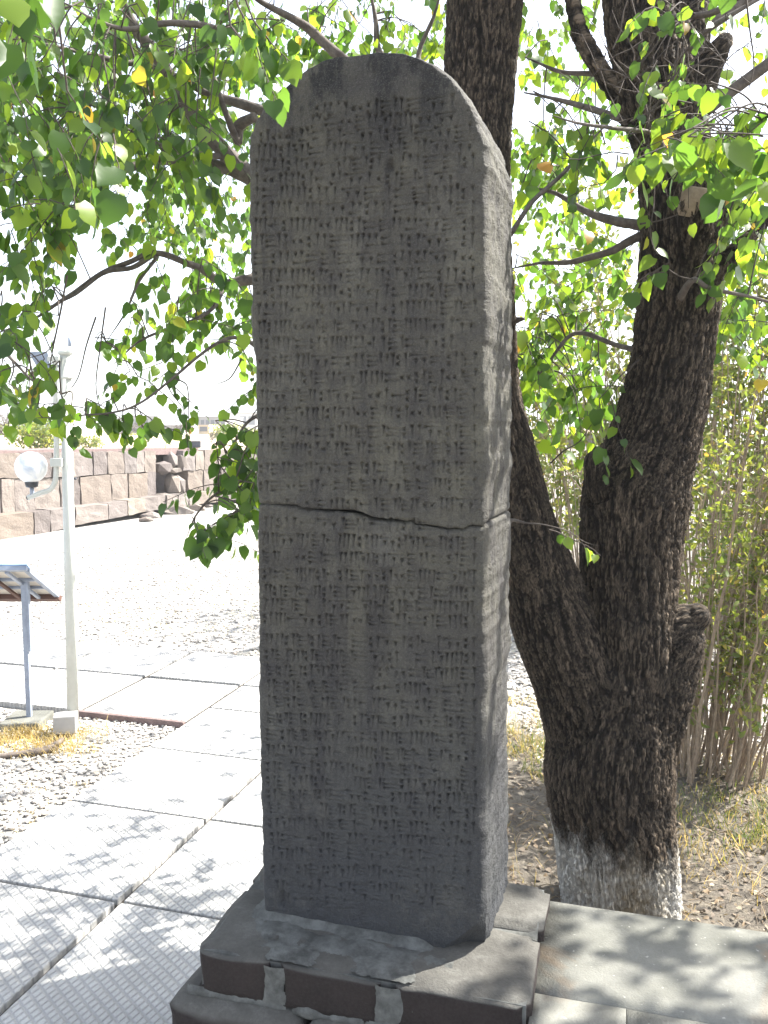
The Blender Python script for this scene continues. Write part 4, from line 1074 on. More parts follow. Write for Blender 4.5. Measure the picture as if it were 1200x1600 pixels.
# hanging bare twigs, seen against the sky on the left and over the right trunk
for (pts, Y) in [([(98, 470), (88, 520), (80, 560), (76, 592)], 2.6), ([(150, 495), (135, 540), (122, 590), (100, 620)], 2.65), ([(105, 430), (92, 500), (78, 545), (45, 560)], 2.6),
                 ([(165, 480), (157, 540), (150, 600), (156, 640)], 2.7), ([(378, 560), (360, 590), (340, 600)], 2.9), ([(1166, 0), (1172, 50), (1178, 100), (1170, 140)], 2.5),
                 ([(1000, 100), (1030, 60), (1020, 20)], 2.45), ([(1020, 150), (1060, 110), (1070, 40)], 2.5), ([(985, 190), (1040, 160), (1095, 96), (1130, 95)], 2.45), ([(1010, 180), (1050, 130), (1060, 60), (1062, 0)], 2.5),
                 ([(1000, 470), (1010, 430), (1040, 425)], 2.5), ([(1150, 300), (1130, 360), (1100, 425), (1090, 430)], 2.45), ([(860, 724), (880, 705), (905, 690), (925, 662)], 2.9), ([(1000, 350), (1030, 345), (1060, 335)], 2.5)]:
    Ps = smooth_path([at(x, y, Y) for x, y in pts], 5); V, T, Q = tube_geo(Ps, np.linspace(.0032, .0014, len(Ps)), 5, False); twigs.add(V, T, Q)
for _ in range(38):    # fine shoots sprouting over the dark trunk
    x0, y0 = random.uniform(940, 1110), random.uniform(10, 260); s = at(x0, y0, random.uniform(2.45, 2.62)); d = rv(1); d.y *= .2; pts = [s]
    for q in range(5): d = (d + rv(.35)); d.y *= .5; pts.append(pts[-1] + d.normalized() * 0.05)
    V, T, Q = tube_geo(pts, np.linspace(.0022, .0009, 6), 4, False); twigs.add(V, T, Q)
for a_ in twigs.V: a_ -= np.array(tuple(TL))
tw = twigs.obj('twigs', M['twig'], tree); tw['kind'] = 'stuff'

# ================================================================ SHRUB THICKETS
def thicket(label, base, spread, nst, hgt, lean, nleaf, group=None, lsize=0.024, stemr=0.006):
    root = empty('thicket_shrub', label, 'shrub', base)
    B0 = Vector(base); leavesA = Acc(); restA = Acc()
    LV, LT = leaf_shape(0.2, 0.25, False, 0.24)
    stems = []
    for i in range(nst):
        a = random.uniform(0, 2 * math.pi); r = random.random() ** .6
        b = Vector((math.cos(a) * r * spread[0], math.sin(a) * r * spread[1], -0.02))
        top = Vector((b.x * 1.5 + random.gauss(lean[0], lean[1]), b.y * 1.2 + random.gauss(0, .2), hgt * random.uniform(.55, 1.1)))
        m1 = b.lerp(top, .5) + Vector((-(top.x - b.x) * .18, 0, hgt * .08)) + rv(.03)
        P = [p + mnoise.noise_vector(p * 5 + Vector((i, 0, 0))) * .02 for p in smooth_path([b, m1, top], 6)]
        rad = stemr * random.uniform(.4, 1.5)
        stems.append((rad, P))
    stems.sort(key=lambda s: -s[0])
    for i, (rad, P) in enumerate(stems):
        V, T, Q = tube_geo(P, np.linspace(rad, rad * .3, len(P)), 5, False)
        if i < nst * 0.35:
            a = Acc(); a.add(V, T, Q); a.obj('stem', M['shrubstem'], root)
        else: restA.add(V, T, Q)
        for _ in range(nleaf):
            t = random.uniform(.18, 1) * (len(P) - 1); k_ = min(int(t), len(P) - 2); q = P[k_].lerp(P[k_ + 1], t - k_)
            d = rv(1); d.z += .2; e = q + d.normalized() * random.uniform(.03, .14)
            Vt, Tt, Qt = tube_geo([q, e], [.0016, .001], 3, False); restA.add(Vt, Tt, Qt)
            for h in range(3):
                x, y, z = frame(rv(1) + Vector((0, 0, -.2)), rv(1) + Vector((0, 0, .5))); A3 = np.array([tuple(x), tuple(y), tuple(z)])
                c = q.lerp(e, random.uniform(.3, 1)); leavesA.add(LV * lsize * random.uniform(.7, 1.5) @ A3 + np.array(tuple(c)), LT, t=min(1, random.betavariate(2, 2.6)))
    o = leavesA.obj('foliage', M['shrubleaf'], root); o['kind'] = 'stuff'
    o = restA.obj('fine_shoots', M['shrubstem'], root); o['kind'] = 'stuff'
b1 = atz(1120, 1215); b2 = atz(905, 985); b3 = atz(1200, 1080)
thicket('dense thicket of tan arching stems with small yellow green leaves, right of the forked trunk', (b1.x + .05, b1.y + .15, 0), (.26, .25), 95, 1.75, (.25, .40), 26, lsize=.028)
thicket('sparse yellowish shrub seen in the fork gap between the two tree limbs', (b2.x - .05, b2.y + 1.4, 0), (.8, .4), 110, 2.6, (-.05, .35), 20, lsize=.045)
thicket('tall pale green shrub at the right border behind the denser thicket', (b3.x + .6, b3.y + 2.3, 0), (1.3, .6), 230, 3.7, (.1, .5), 26, lsize=.05)

# ================================================================ GROUND COVER
def pebbles(name, label, pts, size, z0=-0.03):
    u = bmesh.new(); bmesh.ops.create_icosphere(u, subdivisions=1, radius=1)
    base = np.array([tuple(v.co) for v in u.verts]); tri = np.array([[v.index for v in f.verts] for f in u.faces]); u.free()
    n = len(pts); m = len(base)
    S = np.stack([rng.uniform(.6, 1.4, n), rng.uniform(.6, 1.2, n), rng.uniform(.35, .8, n)], 1) * size[:, None]
    a = rng.uniform(0, 6.28, n); ca, sa = np.cos(a), np.sin(a)
    V = base[None] * (1 + rng.normal(0, .16, (n, m, 1))) * S[:, None, :]
    V = np.stack([V[..., 0] * ca[:, None] - V[..., 1] * sa[:, None], V[..., 0] * sa[:, None] + V[..., 1] * ca[:, None], V[..., 2]], -1)
    V += np.stack([pts[:, 0], pts[:, 1], np.full(n, z0) + S[:, 2] * .35], -1)[:, None, :]
    T = (tri[None] + (np.arange(n) * m)[:, None, None]).reshape(-1, 3)
    tint = np.repeat(rng.beta(2.2, 2.0, n), m)
    o = link(name, np_mesh(name, V.reshape(-1, 3), T, M['pebble'], False, tint)); tag(o, label, 'gravel', kind='stuff'); return o
def uv_of(p):
    d = p[:, :2] - np.array([PO.x, PO.y]); return d[:, 0] * PU.x + d[:, 1] * PU.y, d[:, 0] * PV.x + d[:, 1] * PV.y
def scatter(n, x0, x1, y0, y1): return np.stack([rng.uniform(x0, x1, n), rng.uniform(y0, y1, n)], 1)
def off_paving(p, m=0.0):
    u, v = uv_of(p)
    onp = (u > -0.665 - m) & (u < 0.66) & (v < 2.95) | (v > 1.62) & (v < 2.95) & (u < 0)
    return p[~onp]
p = off_paving(scatter(9000, -2.6, -0.7, 2.4, 4.9), -0.02)
pebbles('gravel', 'pale crushed gravel beside the paving slabs near the lamp post', p, rng.uniform(.006, .014, len(p)))
p = scatter(15000, -4.2, 2.4, 5.6, 11.5); u, v = uv_of(p); p = p[v > 2.93]
q_ = scatter(5000, .75, 2.2, 4.0, 5.8); q_ = off_paving(q_); p = np.vstack([p, q_])
pebbles('gravel', 'bright gravel court stretching from the slabs to the old stone wall', p, rng.uniform(.006, .017, len(p)))

def blades(name, label, spots, cat='grass'):
    A = Acc()
    for (c, rad, n, h, t0, t1, wdt) in spots:
        for _ in range(n):
            a = random.uniform(0, 6.28); r = random.random() ** .6 * rad; b = Vector((c[0] + math.cos(a) * r, c[1] + math.sin(a) * r, -0.03))
            hh = h * random.uniform(.4, 1.2); d = Vector((random.gauss(0, .45), random.gauss(0, .45), 1)); sd = Vector((math.cos(a), math.sin(a), 0)) * wdt
            m = b + d * hh * .55; e = m + (d + Vector((random.gauss(0, .5), random.gauss(0, .5), -.5))) * hh * .45
            A.add([tuple(b - sd), tuple(b + sd), tuple(m + sd * .7), tuple(m - sd * .7), tuple(e)], [(3, 2, 4)], [(0, 1, 2, 3)], t=random.uniform(t0, t1))
    o = A.obj(name, M['grass']); tag(o, label, cat, kind='stuff'); return o
sp = []
for _ in range(46):     # dry straw by the lamp and sign
    q = atz(random.uniform(-20, 150), random.uniform(1132, 1172)); sp.append((q, .10, 30, .07, .6, 1, .0016))
for _ in range(60):
    q = atz(random.uniform(0, 280), random.uniform(1150, 1310)); u_, v_ = uv_of(np.array([[q.x, q.y]]))
    if u_[0] < -.69: sp.append((q, .06, 5, .03, .55, 1, .0014))
blades('dry_grass', 'straw coloured dry grass around the foot of the lamp post', sp)
sp = []
for _ in range(60):
    q = atz(random.uniform(1070, 1230), random.uniform(1180, 1330)); sp.append((q, .11, random.randint(6, 34), random.uniform(.03, .09), random.choice((0, .2, .4)), random.choice((.35, .7, 1)), .002))
for _ in range(12):
    q = atz(random.uniform(802, 850), random.uniform(1130, 1215)); sp.append((q, .04, 14, .12, .1, .6, .0018))
for _ in range(60):
    q = atz(random.uniform(795, 1250), random.uniform(1120, 1440)); sp.append((q, .10, 6, .08, .45, 1, .0012))
for _ in range(60):
    q = atz(random.uniform(780, 880), random.uniform(1080, 1180)); sp.append((q, .10, 14, .06, .35, .95, .0014))
blades('weedy_grass', 'green and dry weeds growing under the thicket behind the trunk', sp)
sp = []
for _ in range(90):
    q = atz(random.uniform(100, 400), random.uniform(890, 985)); sp.append((q, .14, 8, .02, .2, .9, .003))
blades('court_weeds', 'thin low weeds scattered through the gravel court', sp, 'weeds')
A = Acc(); LV, LT = LEAFV[1]
for _ in range(9000):
    x_, y_ = random.uniform(.2, 3.2), random.uniform(2.05, 4.6)
    if (x_ - TL.x) ** 2 + (y_ - TL.y) ** 2 < .03: continue
    dx = Vector((random.gauss(0, 1), random.gauss(0, 1), random.gauss(0, .25))); x, y, z = frame(dx, Vector((random.gauss(0, .4), random.gauss(0, .4), 1))); A3 = np.array([tuple(x), tuple(y), tuple(z)])
    A.add(LV * np.array([1, random.uniform(.4, 1), 1.5]) * random.uniform(.008, .026) @ A3 + np.array([x_, y_, -.028 + random.uniform(0, .015)]), LT, t=random.random())
for _ in range(900):
    x_, y_ = random.uniform(.2, 3.2), random.uniform(2.05, 4.6); a = random.uniform(0, 6.28); l = random.uniform(.03, .14)
    V, T, Q = tube_geo([(x_, y_, -.02), (x_ + math.cos(a) * l * .5, y_ + math.sin(a) * l * .5, -.012 + random.uniform(0, .015)), (x_ + math.cos(a + .3) * l, y_ + math.sin(a + .3) * l, -.02)], .0016, 3, False); A.add(V, T, Q, t=random.uniform(.5, 1))
o = A.obj('leaf_litter', M['litter']); tag(o, 'brown fallen leaves and broken twigs covering the soil around the tree', 'leaf litter', kind='stuff')

# ================================================================ LAMP POST, SIGN, PIPE
lb = atz(110, 1138)
lamp = empty('lamp_post', 'pale painted lamp post with a white globe on a bent side arm', 'lamp post', (lb.x, lb.y + .04, 0))
LO = Vector(lamp.location); LYY = LO.y
def tube_obj(name, P, r, mat, parent, seg=16, caps=True, org=None):
    a = Acc(); V, T, Q = tube_geo([Vector(p) - org for p in P] if org is not None else P, r, seg, caps); a.add(V, T, Q)
    return a.obj(name, mat, parent)
def lathe(name, prof, c, mat, parent, seg=28):
    a = Acc(); P = [(c[0], c[1], c[2] + z) for r, z in prof]
    V, T, Q = tube_geo(P, [max(r, .0005) for r, z in prof], seg, True); a.add(V, T, Q); return a.obj(name, mat, parent)
ptop = at(98, 552, LYY); 
tube_obj('pole', [LO + Vector((0, 0, -.03)), Vector((ptop.x + .012, LYY, ptop.z))], [.030, .027], M['paint'], lamp, 24, True, LO)
tp = Vector((ptop.x + .012, LYY, ptop.z)) - LO
lathe('cap_ring', [(.028, -.01), (.037, -.004), (.037, .008), (.02, .02)], tp, M['paint'], lamp)
c = at(100, 590, LYY) - LO; lathe('cap_ring', [(.029, -.008), (.036, -.004), (.036, .004), (.029, .008)], (tp.x + .003, 0, c.z), M['paint'], lamp)
YA = LYY - .03
arm = [at(x, y, YA) for x, y in [(86, 556), (86, 620), (88, 680), (88, 730), (86, 752), (78, 765), (64, 770), (48, 776), (44, 777.5)]]
tube_obj('arm', smooth_path(arm, 5), .0135, M['paint'], lamp, 14, True, LO)
e = at(43.2, 778, YA) - LO; tube_obj('arm_end', [e, e + Vector((-.004, 0, -.001))], .010, M['socket'], lamp, 12)  # dark disc stands in for the shaded hollow of the open pipe end
c = at(93, 722, LYY) - LO; bm = box_geo(c.x - .03, c.x + .03, -.055, -.02, c.z - .022, c.z + .022, .004); bm_obj('clamp', bm, M['paint'], lamp)
c = at(92, 562, LYY) - LO; bm = box_geo(c.x - .04, c.x + .02, -.055, -.02, c.z - .012, c.z + .012, .003); bm_obj('clamp', bm, M['paint'], lamp)
g = at(48.5, 730, YA) - LO
gl = bmesh.new(); bmesh.ops.create_uvsphere(gl, u_segments=40, v_segments=24, radius=prad(49, YA), matrix=Matrix.Translation(g)); bm_obj('globe', gl, M['globe'], lamp, True)
rg = prad(49, YA)
lathe('socket', [(.030, .012), (.034, 0), (.030, -.022), (.020, -.026)], (g.x, g.y, g.z - rg + .002), M['socket'], lamp, 20)
lathe('neck', [(.011, 0), (.011, -.045)], (g.x, g.y, g.z - rg - .022), M['greymetal'], lamp, 14)
# flat floodlight on the far side of the mast head
q0 = at(44, 549, LYY + .06) - LO; q1 = at(84, 594, LYY + .06) - LO
bm = bmesh.new()
vsx = [bm.verts.new(at(x, y, LYY + dy) - LO) for dy in (.05, .10) for x, y in [(44, 550), (74, 549), (82, 592), (72, 598)]]
for f in ((0, 1, 2, 3), (7, 6, 5, 4), (0, 4, 5, 1), (1, 5, 6, 2), (2, 6, 7, 3), (3, 7, 4, 0)): bm.faces.new([vsx[i] for i in f])
bmesh.ops.recalc_face_normals(bm, faces=bm.faces[:]); bmesh.ops.bevel(bm, geom=bm.edges[:], offset=.006, segments=2, affect='EDGES')
bm_obj('floodlight', bm, M['greymetal'], lamp)
a0 = at(80, 572, LYY + .07); a1 = at(98, 572, LYY); tube_obj('floodlight_bracket', [a0, a1], .007, M['greymetal'], lamp, 8, True, LO)
# junction box at the foot
bx = at(88, 1128, LYY - .05) - LO; 
bm = box_geo(-.058, .056, -.045, .045, -.048, .048, .006); bmesh.ops.rotate(bm, verts=bm.verts[:], matrix=Matrix.Rotation(R(12), 3, 'Z'))
bmesh.ops.translate(bm, verts=bm.verts[:], vec=(at(103, 1129, LYY - .08) - LO)); bm_obj('junction_box', bm, M['plasticbox'], lamp)
pl = [at(98, 1140, LYY - .1), at(98, 1152, LYY - .1), atz(92, 1160), atz(80, 1166, -.01)]
tube_obj('conduit', smooth_path(pl, 4), .013, M['cable'], lamp, 10, True, LO)
tube_obj('bolt', [at(116, 748, LYY - .04), at(119, 748, LYY - .045)], .006, M['darkmetal'], lamp, 8, True, LO)

mast = empty('thin_mast', 'thin white mast rising close behind the lamp post', 'pole', tuple(atz(116, 1010)[:2]) + (0,))
MO = Vector(mast.location)
tube_obj('pole', [MO, at(109, 540, MO.y)], [.013, .010], M['paint'], mast, 12, True, MO)
tube_obj('tip', [at(109, 541, MO.y), at(109, 527, MO.y)], .012, M['greymetal'], mast, 10, True, MO)

ft = atz(46, 1122)
sg = empty('information_lectern', 'tilted outdoor information panel on a thin grey post, seen from behind at the left border', 'sign', (ft.x, ft.y, 0))
SO = Vector(sg.location)
hy, ly = ft.y - .20, ft.y + .27; hz = at(42, 885, hy).z; lz = at(97, 932, ly).z
xr = at(42, 885, hy).x; xl = xr - 1.05
hi = Vector((xr, hy, hz)) - SO; lw_ = Vector((at(97, 932, ly).x, ly, lz)) - SO
ex = Vector((-1, 0, 0)); ey = (lw_ - hi); LEN = ey.length; ey.normalize(); ez = ex.cross(ey); ez = ez if ez.z > 0 else -ez
def pbox(name, a0, a1, b0, b1, c0, c1, mat):
    bm = bmesh.new(); bmesh.ops.create_cube(bm, size=1)
    for v in bm.verts:
        a = a0 if v.co.x < 0 else a1; b = b0 if v.co.y < 0 else b1; cc = c0 if v.co.z < 0 else c1
        v.co = hi + ex * a + ey * b + ez * cc
    bmesh.ops.recalc_face_normals(bm, faces=bm.faces[:])
    return bm_obj(name, bm, mat, sg)
WL = 1.05
pbox('panel_board', .012, WL - .012, .012, LEN - .012, .0, .006, M['board'])
pbox('panel_face', .004, WL - .004, .004, LEN - .004, .0075, .014, M['bluereflection'])  # its blue edge paints the rim's reflection
pbox('frame_bar', 0, WL, -.006, .022, -.022, -.001, M['greymetal'])
pbox('frame_bar', 0, WL, LEN - .05, LEN, -.03, -.001, M['rustframe'])
pbox('frame_bar', -.004, .022, .023, LEN - .052, -.02, -.001, M['greymetal']); pbox('frame_bar', WL - .024, WL, .024, LEN - .052, -.02, -.001, M['greymetal'])
for b_ in (.19, .33): pbox('cross_bar', .024, WL - .026, b_, b_ + .014, -.016, -.001, M['greymetal'])
for a_ in (.10, .21, .34, .62, .85): pbox('cross_bar', a_, a_ + .02, .024, LEN - .054, -.03, -.017, M['greymetal'] if a_ != .21 else M['rustframe'])
pt = at(46, 905, ft.y) - SO
bm = box_geo(-.013, .013, -.012, .012, -.03, pt.z + .03, .002); bm_obj('post', bm, M['greymetal'], sg)
zz0 = at(46, 1017, ft.y).z; bm = box_geo(.0135, .028, -.014, .014, zz0, pt.z + .02, .002); bm_obj('post_plate', bm, M['greymetal'], sg)
bm = box_geo(-.813, -.787, -.012, .012, -.03, pt.z + .03, .002); bm_obj('post', bm, M['greymetal'], sg)
fb = box_geo(-.12, .10, -.12, .10, -.05, .012, .01, .004, 3); bm_obj('footing', fb, M['ledge'], sg)

pp = [atz(x, y, -.015) for x, y in [(-60, 1188), (-10, 1183), (30, 1178), (60, 1174), (80, 1169), (92, 1160)]]
a = Acc(); V, T, Q = tube_geo(smooth_path(pp, 5), lerp_list([.012, .013, .013, .018, .022, .016], 26), 10, True, .06); a.add(V, T, Q)
o = a.obj('buried_pipe', M['cable']); tag(o, 'half buried brown pipe lying in dry grass at the foot of the lamp post', 'pipe')

# ================================================================ OLD STONE WALL
wa = Vector((-5.52, 12.18, 0)); wb = Vector((-3.71, 16.45, 0)); wd_ = (wb - wa).normalized(); wn_ = Vector((wd_.y, -wd_.x, 0))  # toward the court
wall = empty('ashlar_wall', 'ancient wall of brown and orange tuff blocks across the gravel court', 'wall', tuple(wa), math.atan2(wd_.y, wd_.x))
def wpt(px, py, back=0.0):
    o = wa - wn_ * back; r = ray(px, py); t = (o - EYE).dot(wn_) / r.dot(wn_); p = EYE + r * t - wa
    return p.dot(wd_), p.z
def cx(x): return x / 3.5294
def wblock(name, x0, x1, yt0, yt1, yb0, yb1, back, th=.45, seed=0, proud=0.0, mat='tuff', rough=.02):
    """block on the wall plane; pixel quad (top left/right, bottom left/right y)"""
    a0, zt0 = wpt(x0, yt0, back); a1, zt1 = wpt(x1, yt1, back); _, zb0 = wpt(x0, yb0, back); _, zb1 = wpt(x1, yb1, back)
    bm = bmesh.new(); bmesh.ops.create_cube(bm, size=1)
    g_ = .010
    for v in bm.verts:
        L_ = v.co.x < 0; T_ = v.co.z > 0; F_ = v.co.y < 0
        x = (a0 + g_) if L_ else (a1 - g_); z = (zt0 if L_ else zt1) - g_ * .6 if T_ else (zb0 if L_ else zb1) + g_ * .6
        y = (back - proud) if F_ else back + th
        v.co = Vector((x, y, z))
    bmesh.ops.subdivide_edges(bm, edges=bm.edges[:], cuts=4, use_grid_fill=True)
    for v in bm.verts:
        n_ = mnoise.noise_vector(v.co * 5 + Vector((seed * 3.3, 0, 0))); v.co += n_ * rough + mnoise.noise_vector(v.co * 14) * rough * .5
    bmesh.ops.recalc_face_normals(bm, faces=bm.faces[:])
    return bm_obj(name, bm, M[mat], wall, False)
ytop = lambda x: np.interp(x, [-200, 0, 243, 340, 420], [707, 708, 704, 703, 702])
y12 = lambda x: np.interp(x, [-200, 0, 115, 150, 243, 300, 420], [752, 748, 745, 743, 737, 735, 731])
y23 = lambda x: np.interp(x, [-200, 0, 93, 170, 243, 310, 420], [828, 805, 795, 786, 775, 769, 760])
ybt = lambda x: np.interp(x, [-200, 0, 52, 93, 116, 170, 227, 310, 420], [872, 842, 839, 829, 822, 812, 800, 788, 776])
BK = .28; sd = 0
def course(name, xs, ta, ba, back, prouds=None, th=.45):
    global sd
    for i, (x0, x1) in enumerate(zip(xs[:-1], xs[1:])):
        sd += 1
        wblock(name, x0, x1, ta(x0), ta(x1), ba(x0), ba(x1), back, th, sd, random.uniform(-.01, .03))
course('stone_block', [-120, -60, -8, 37, 80, cx(405), cx(512), cx(590), cx(683), cx(750), cx(795), cx(858)], ytop, y12, BK)
course('stone_block', [-120, -50, 0, cx(75), cx(185), cx(330), cx(405), cx(442), cx(613), cx(703), cx(808), cx(858)], y12, y23, BK)
course('footing_block', [-120, -40, cx(185), cx(275), cx(410), cx(595), cx(703), cx(800), cx(915), cx(980), cx(1037), cx(1100), cx(1190), 400, 420], y23, ybt, 0, th=.75)
# recess and broken stones, then the wall goes on
course('stone_block', [cx(858), cx(930), cx(1010)], ytop, y12, BK + .55)
course('stone_block', [cx(858), cx(960), cx(1040)], y12, y23, BK + .45)
course('stone_block', [cx(1004), cx(1072), cx(1122), cx(1195), 362, 392, 420], ytop, y12, BK)
course('stone_block', [cx(1035), cx(1120), 345, 380, 420], y12, y23, BK)
def rubble(px, py, back, r, sc, seed, parent, name='broken_stone'):
    s_, z_ = wpt(px, py, back); bm = bmesh.new(); bmesh.ops.create_icosphere(bm, subdivisions=1, radius=1)
    for v in bm.verts:
        c = v.co; m_ = max(abs(c.x), abs(c.y), abs(c.z)); c = c.lerp(c / m_, .8); c = Vector((c.x * sc[0], c.y * sc[1], c.z * sc[2])) * r
        v.co = c + mnoise.noise_vector(c * 5 + Vector((seed, 0, 0))) * r * .3 + Vector((s_, back, z_))
    return bm_obj(name, bm, M['tuff'], parent)
rubble(254, 731, BK + .1, .2, (1, .8, .7), 1, wall); rubble(266, 719, BK + .15, .18, (.8, .8, 1), 2, wall); rubble(272, 735, BK + .0, .14, (1.2, .8, .5), 3, wall)
rubble(280, 722, BK + .1, .17, (.5, .8, 1.1), 4, wall); rubble(268, 757, BK + .05, .22, (.5, .7, 1.1), 5, wall); rubble(279, 759, BK + .05, .2, (.5, .7, 1.1), 6, wall)
for i, (x, y, r) in enumerate([(277, 800, .24), (235, 806, .16), (300, 795, .2), (228, 812, .1), (318, 790, .16)]):
    q = atz(x, y, .0); bm = bmesh.new(); bmesh.ops.create_icosphere(bm, subdivisions=2, radius=1)
    for v in bm.verts:
        c = Vector((v.co.x * 1.3, v.co.y * .8, v.co.z * .45)) * r; v.co = c + mnoise.noise_vector(c * 6 + Vector((i * 5, 0, 0))) * r * .35
    o = bm_obj('fallen_stone', bm, M['tuff']); o.location = q
    tag(o, ['wedge shaped fallen stone lying against the wall footing', 'flat low rubble stone left of the wedge shaped stone', 'wide fallen stone next to the leaves by the wall footing', 'smallest rubble stone in the gravel below the wall', 'fallen stone partly hidden by leaves at the wall foot'][i], 'stone', 'stones fallen from the old wall')
s0_, zt_ = wpt(-100, 706, BK); s1_, zt1_ = wpt(318, 702, BK)
bm = bmesh.new(); bmesh.ops.create_cube(bm, size=1)
for v in bm.verts:
    v.co = Vector((s0_ if v.co.x < 0 else s1_, BK + .12 if v.co.y < 0 else BK + .9, (zt_ if v.co.x < 0 else zt1_) + (.02 if v.co.z > 0 else -.1)))
bmesh.ops.subdivide_edges(bm, edges=bm.edges[:], cuts=7, use_grid_fill=True)
for v in bm.verts: v.co += mnoise.noise_vector(v.co * 3) * .02
bm_obj('coping', bm, M['kerb'], wall)
# dark pipe / rim at the far left end of the wall

# --- raised ground behind the wall (plateau) and far relief
def plateau():
    V = []; n = 60; m = 40
    s_a, z_a = wpt(-120, 706, BK); s_b, z_b = wpt(420, 702, BK)
    S = np.concatenate([[-260, -120, -50, -20], np.linspace(-8, 14, 34), [22, 50, 120, 260]]); D = np.concatenate([[.75], np.geomspace(1.5, 420, 36)])
    for d in D:
        for s in S:
            p = wa + wd_ * s - wn_ * (BK + d)
            z = np.interp(s, [s_a, s_b], [z_a, z_b]) - .03
            z = z + (0.95 - z) * min(1, d / 25) + .10 * mnoise.noise(Vector((p.x * .25, p.y * .25, 0))) * min(1, d / 4)
            V.append((p.x, p.y, z))
    nx = len(S); i = np.arange(len(D) - 1)[:, None] * nx + np.arange(nx - 1)[None, :]
    Q = np.stack([i, i + 1, i + nx + 1, i + nx], -1).reshape(-1, 4)
    o = link('plateau_ground', np_mesh('plateau_ground', V, Q, M['drysoil'])); tag(o, kind='structure')
plateau()
def hill(name, dist, ybase, prof, x0=-400, x1=1800):
    xs = np.linspace(x0, x1, 90); V = []
    for x in xs:
        yt = np.interp(x, [p[0] for p in prof], [p[1] for p in prof]) + 2.2 * mnoise.noise(Vector((x * .03, 1, dist))) + 1.5 * mnoise.noise(Vector((x * .12, 3, dist)))
        t = at(x, yt, dist); b = at(x, yt, dist * .72); b2 = at(x, yt, dist * 1.4)
        V += [(b.x, b.y, .6), (b.x * 1.12, b.y * 1.12, .6 + (t.z - .6) * .45), (t.x, t.y, t.z), (b2.x, b2.y, .4)]
    i = np.arange(len(xs) - 1)[:, None] * 4 + np.arange(3)[None, :]
    Q = np.stack([i, i + 4, i + 5, i + 1], -1).reshape(-1, 4)
    o = link(name, np_mesh(name, V, Q, M['hill'])); tag(o, kind='structure')
hill('far_hill', 900, 660, [(-400, 640), (0, 645), (120, 650), (300, 658), (700, 655), (1800, 640)])

def small_building(label, x0, x1, yt, yb, Y, dep, mat, nwin=0, wmat='darkglass', roof='roofgrey', slant=0.0, frames=False):
    a = at(x0, yb, Y); b = at(x1, yt, Y)
    root = empty('building', label, 'building', ((a.x + b.x) / 2, Y, .9)); O = Vector(root.location)
    w = b.x - a.x; h = b.z - .9
    bm = box_geo(-w / 2, w / 2, 0, dep, 0, h); bm_obj('wall', bm, M[mat], root)
    bm = box_geo(-w / 2 - .02 * w, w / 2 + .02 * w, -.03 * w, dep + .02 * w, h + .001 * w, h + .035 * w); bm_obj('roof', bm, M[roof], root)
    for i in range(nwin):
        wx = -w / 2 + w * (i + .5) / nwin; ww = w / nwin * .36
        bm = box_geo(wx - ww, wx + ww, -.012 * w, .01 * w, h * .30, h * .82); f = bm_obj('window', bm, M[wmat], root)
    return root
small_building('long dark glazed pavilion on the horizon left of the stele', 305, 352, 652, 676, 95, 12, 'roofgrey', 6)
small_building('long low white building with a grey roof in the distance above the wall', 176, 288, 668, 684, 80, 10, 'wallwhite', 8)
small_building('small tan block house standing before the dark pavilion', 310, 326, 664, 682, 70, 6, 'drysoil', 1)
small_building('grey flat roofed shed on the horizon behind the bare trees', 196, 246, 651, 668, 130, 10, 'roofgrey', 4)
small_building('white walled house at the right end of the horizon by the stele', 346, 400, 646, 672, 150, 12, 'wallwhite', 4)
small_building('low pale house seen behind the lamp globe bushes', 20, 80, 655, 680, 120, 12, 'wallwhite', 3)
# small dark sign box on the wall
q = at(303, 700, 17.5)
bm = box_geo(-.14, .14, -.05, .05, -.05, .09, .01); o = bm_obj('sign_box', bm, M['darkmetal']); o.location = (q.x, 17.5, 1.2); tag(o, 'small dark marker box standing on top of the old wall', 'marker')
